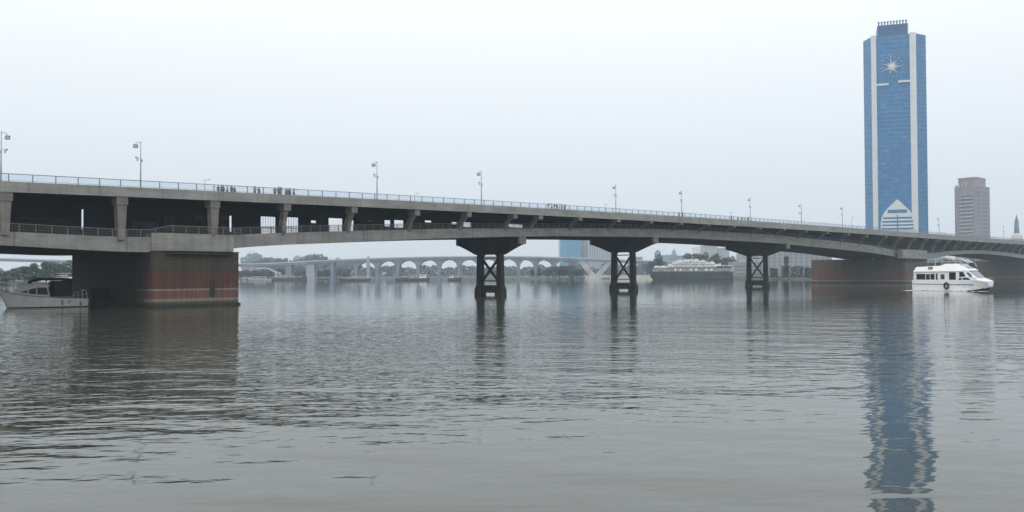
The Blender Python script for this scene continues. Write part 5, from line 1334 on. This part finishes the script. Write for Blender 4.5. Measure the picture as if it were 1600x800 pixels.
mb = MB(); mb.box(X2(1118), X2(1140), -5.2, 5.2, Z2(424), Z2(415.5)); mb.build('stern_house', M['ship_hull'], sh_, False)
rnd = random.Random(12); M['awnshade'] = simple('awning_gap_shade', (0.20, 0.21, 0.21), 0.8, 0.3, 0.8)  # grey base strips paint the shadow gaps between the awnings
tiers = [(1022, 1141, 416.5, 419, 0), (1044, 1126, 413.5, 417, 1), (1050, 1116, 410.5, 414, 2), (1058, 1102, 408, 411.2, 3), (1068, 1092, 406, 408.6, 4)]
for px0, px1, y1_, y0_, lv in tiers:
    mb = MB(); nn = int((px1 - px0) / 3.1); zb_ = Z2(y0_); 
    mb.box(X2(px0), X2(px1), -4.4 + lv * .6, 4.4 - lv * .6, zb_, zb_ + .9)
    for k in range(nn):
        for row in range(2):
            xa = X2(px0 + (k + .5) * (px1 - px0) / nn) + rnd.uniform(-.2, .2); ya = -3.4 + lv * .5 + row * 3.4; hw = rnd.uniform(.38, .62); za = zb_ + .904; hh = (Z2(y1_) - zb_) * rnd.uniform(.8, 1.7)
            mb.add([(xa - hw, ya - 1.2, za), (xa + hw, ya - 1.2, za), (xa + hw, ya + 1.2, za), (xa - hw, ya + 1.2, za), (xa, ya, za + hh)], [(0, 1, 4), (1, 2, 4), (2, 3, 4), (3, 0, 4), (3, 2, 1, 0)])
    mb.mi = [1] * 6 + [0] * (len(mb.f) - 6); mb.build('awning', [M['tentwhite'], M['awnshade']], sh_, False)
mb = MB()
for k in range(40):
    px = rnd.uniform(1050, 1112); mb.tube([(X2(px), rnd.uniform(-3.5, 2), Z2(414)), (X2(px), rnd.uniform(-3.5, 2), Z2(407 + abs(px - 1080) * .1))], .09, 4)
mb.build('awning_pole', M['ship_hull'], sh_, False)
mb = MB(); mb.tube([(X2(1083), 0, Z2(412)), (X2(1083), 0, Z2(399))], .12, 5); mb.build('mast', M['offwhite'], sh_, False)

# --- small river boats
M['boatgrey'] = simple('river_boat_grey_paint', (0.36, 0.36, 0.35), 0.7, 0.2, 0.5)
M['barge'] = simple('barge_hull', (0.06, 0.065, 0.07), 0.7, 0.3, 0.5)
def river_boat(px0, px1, yb, hullpx, Y, label, cabins, hm, flip=1):
    k = Y / F; L = (px1 - px0) * k; cx = at((px0 + px1) / 2, yb, Y).x
    o = empty('river_boat', (cx, Y, 0), label, 'boat', 'river boats by the far bank', 0 if flip > 0 else math.pi)
    h_ = hullpx * k
    hull([(-L / 2, 1.6, 1.4, h_ * 1.1, -.4), (-L * .4, 2.2, 2.0, h_, -.6), (L * .25, 2.2, 2.0, h_, -.6), (L * .42, 1.2, .7, h_ * 1.15, -.4), (L / 2, .15, .05, h_ * 1.4, .3)], [hm, M['black'], hm, M['timber']], 'hull', o)
    for a, b_, hh, mt in cabins:
        z0_ = h_; z1_ = h_ + hh * k
        mb = MB(); mb.box(a * L / 2, b_ * L / 2, -1.6, 1.6, z0_ + .003, z1_); cb = mb.build('cabin', M[mt], o, False)
        mb = MB(); mb.box(a * L / 2 - .2, b_ * L / 2 + .2, -1.8, 1.8, z1_ + .003, z1_ + .2); mb.build('roof', M['offwhite'], cb, False)
        n_ = max(2, int((b_ - a) * L / 2 / 1.6))
        for q in range(n_):
            xa = a * L / 2 + .3 + q * ((b_ - a) * L / 2 - .6) / n_; mb = MB()
            for sgn in (-1, 1): mb.box(xa, xa + .7, sgn * 1.66 - .05, sgn * 1.66 + .05, z0_ + (z1_ - z0_) * .45, z1_ - .2)
            mb.build('window', M['winglass'], cb, False)
    mb = MB(); mb.tube([(L * .1, 0, h_), (L * .1, 0, h_ + 5 * k)], .08, 5); mb.build('mast', M['pole'], o, False)
river_boat(531, 579, 438, 3.6, 700, 'low pale river boat with rounded cabin, left of the distant pylon base', [(-.75, .15, 3.2, 'boatgrey'), (.2, .6, 2.2, 'boatgrey')], M['barge'], -1)
river_boat(619, 671, 438.2, 4.0, 690, 'dark grey barge with a white wheelhouse at its right end', [(-.2, .25, 4.5, 'boatgrey'), (.4, .8, 5.5, 'white'), (-.7, -.3, 2.0, 'timber')], M['barge'], 1)
river_boat(700, 721, 438.5, 4.2, 680, 'small river boat just left of the first braced pier', [(-.8, -.2, 3.5, 'white'), (.1, .6, 2.5, 'boatgrey')], M['barge'], 1)
river_boat(425, 480, 437.6, 4.5, 800, 'dark hulled boat with pale cargo moored at the far left bank', [(-.7, -.2, 4.0, 'boatgrey'), (0, .3, 2.6, 'boatgrey'), (.4, .7, 2.0, 'timber')], M['barge'], 1)
river_boat(388, 424, 437.8, 2.6, 790, 'pale low boat nearest the brick pier on the far bank', [(-.5, .4, 3.5, 'boatgrey')], M['boatgrey'], -1)

for o in list(bpy.data.objects):
    if o.type == 'MESH' and o.parent is None and 'label' not in o and 'kind' not in o: print('UNTAGGED', o.name)
print('OBJECTS', len(bpy.data.objects))
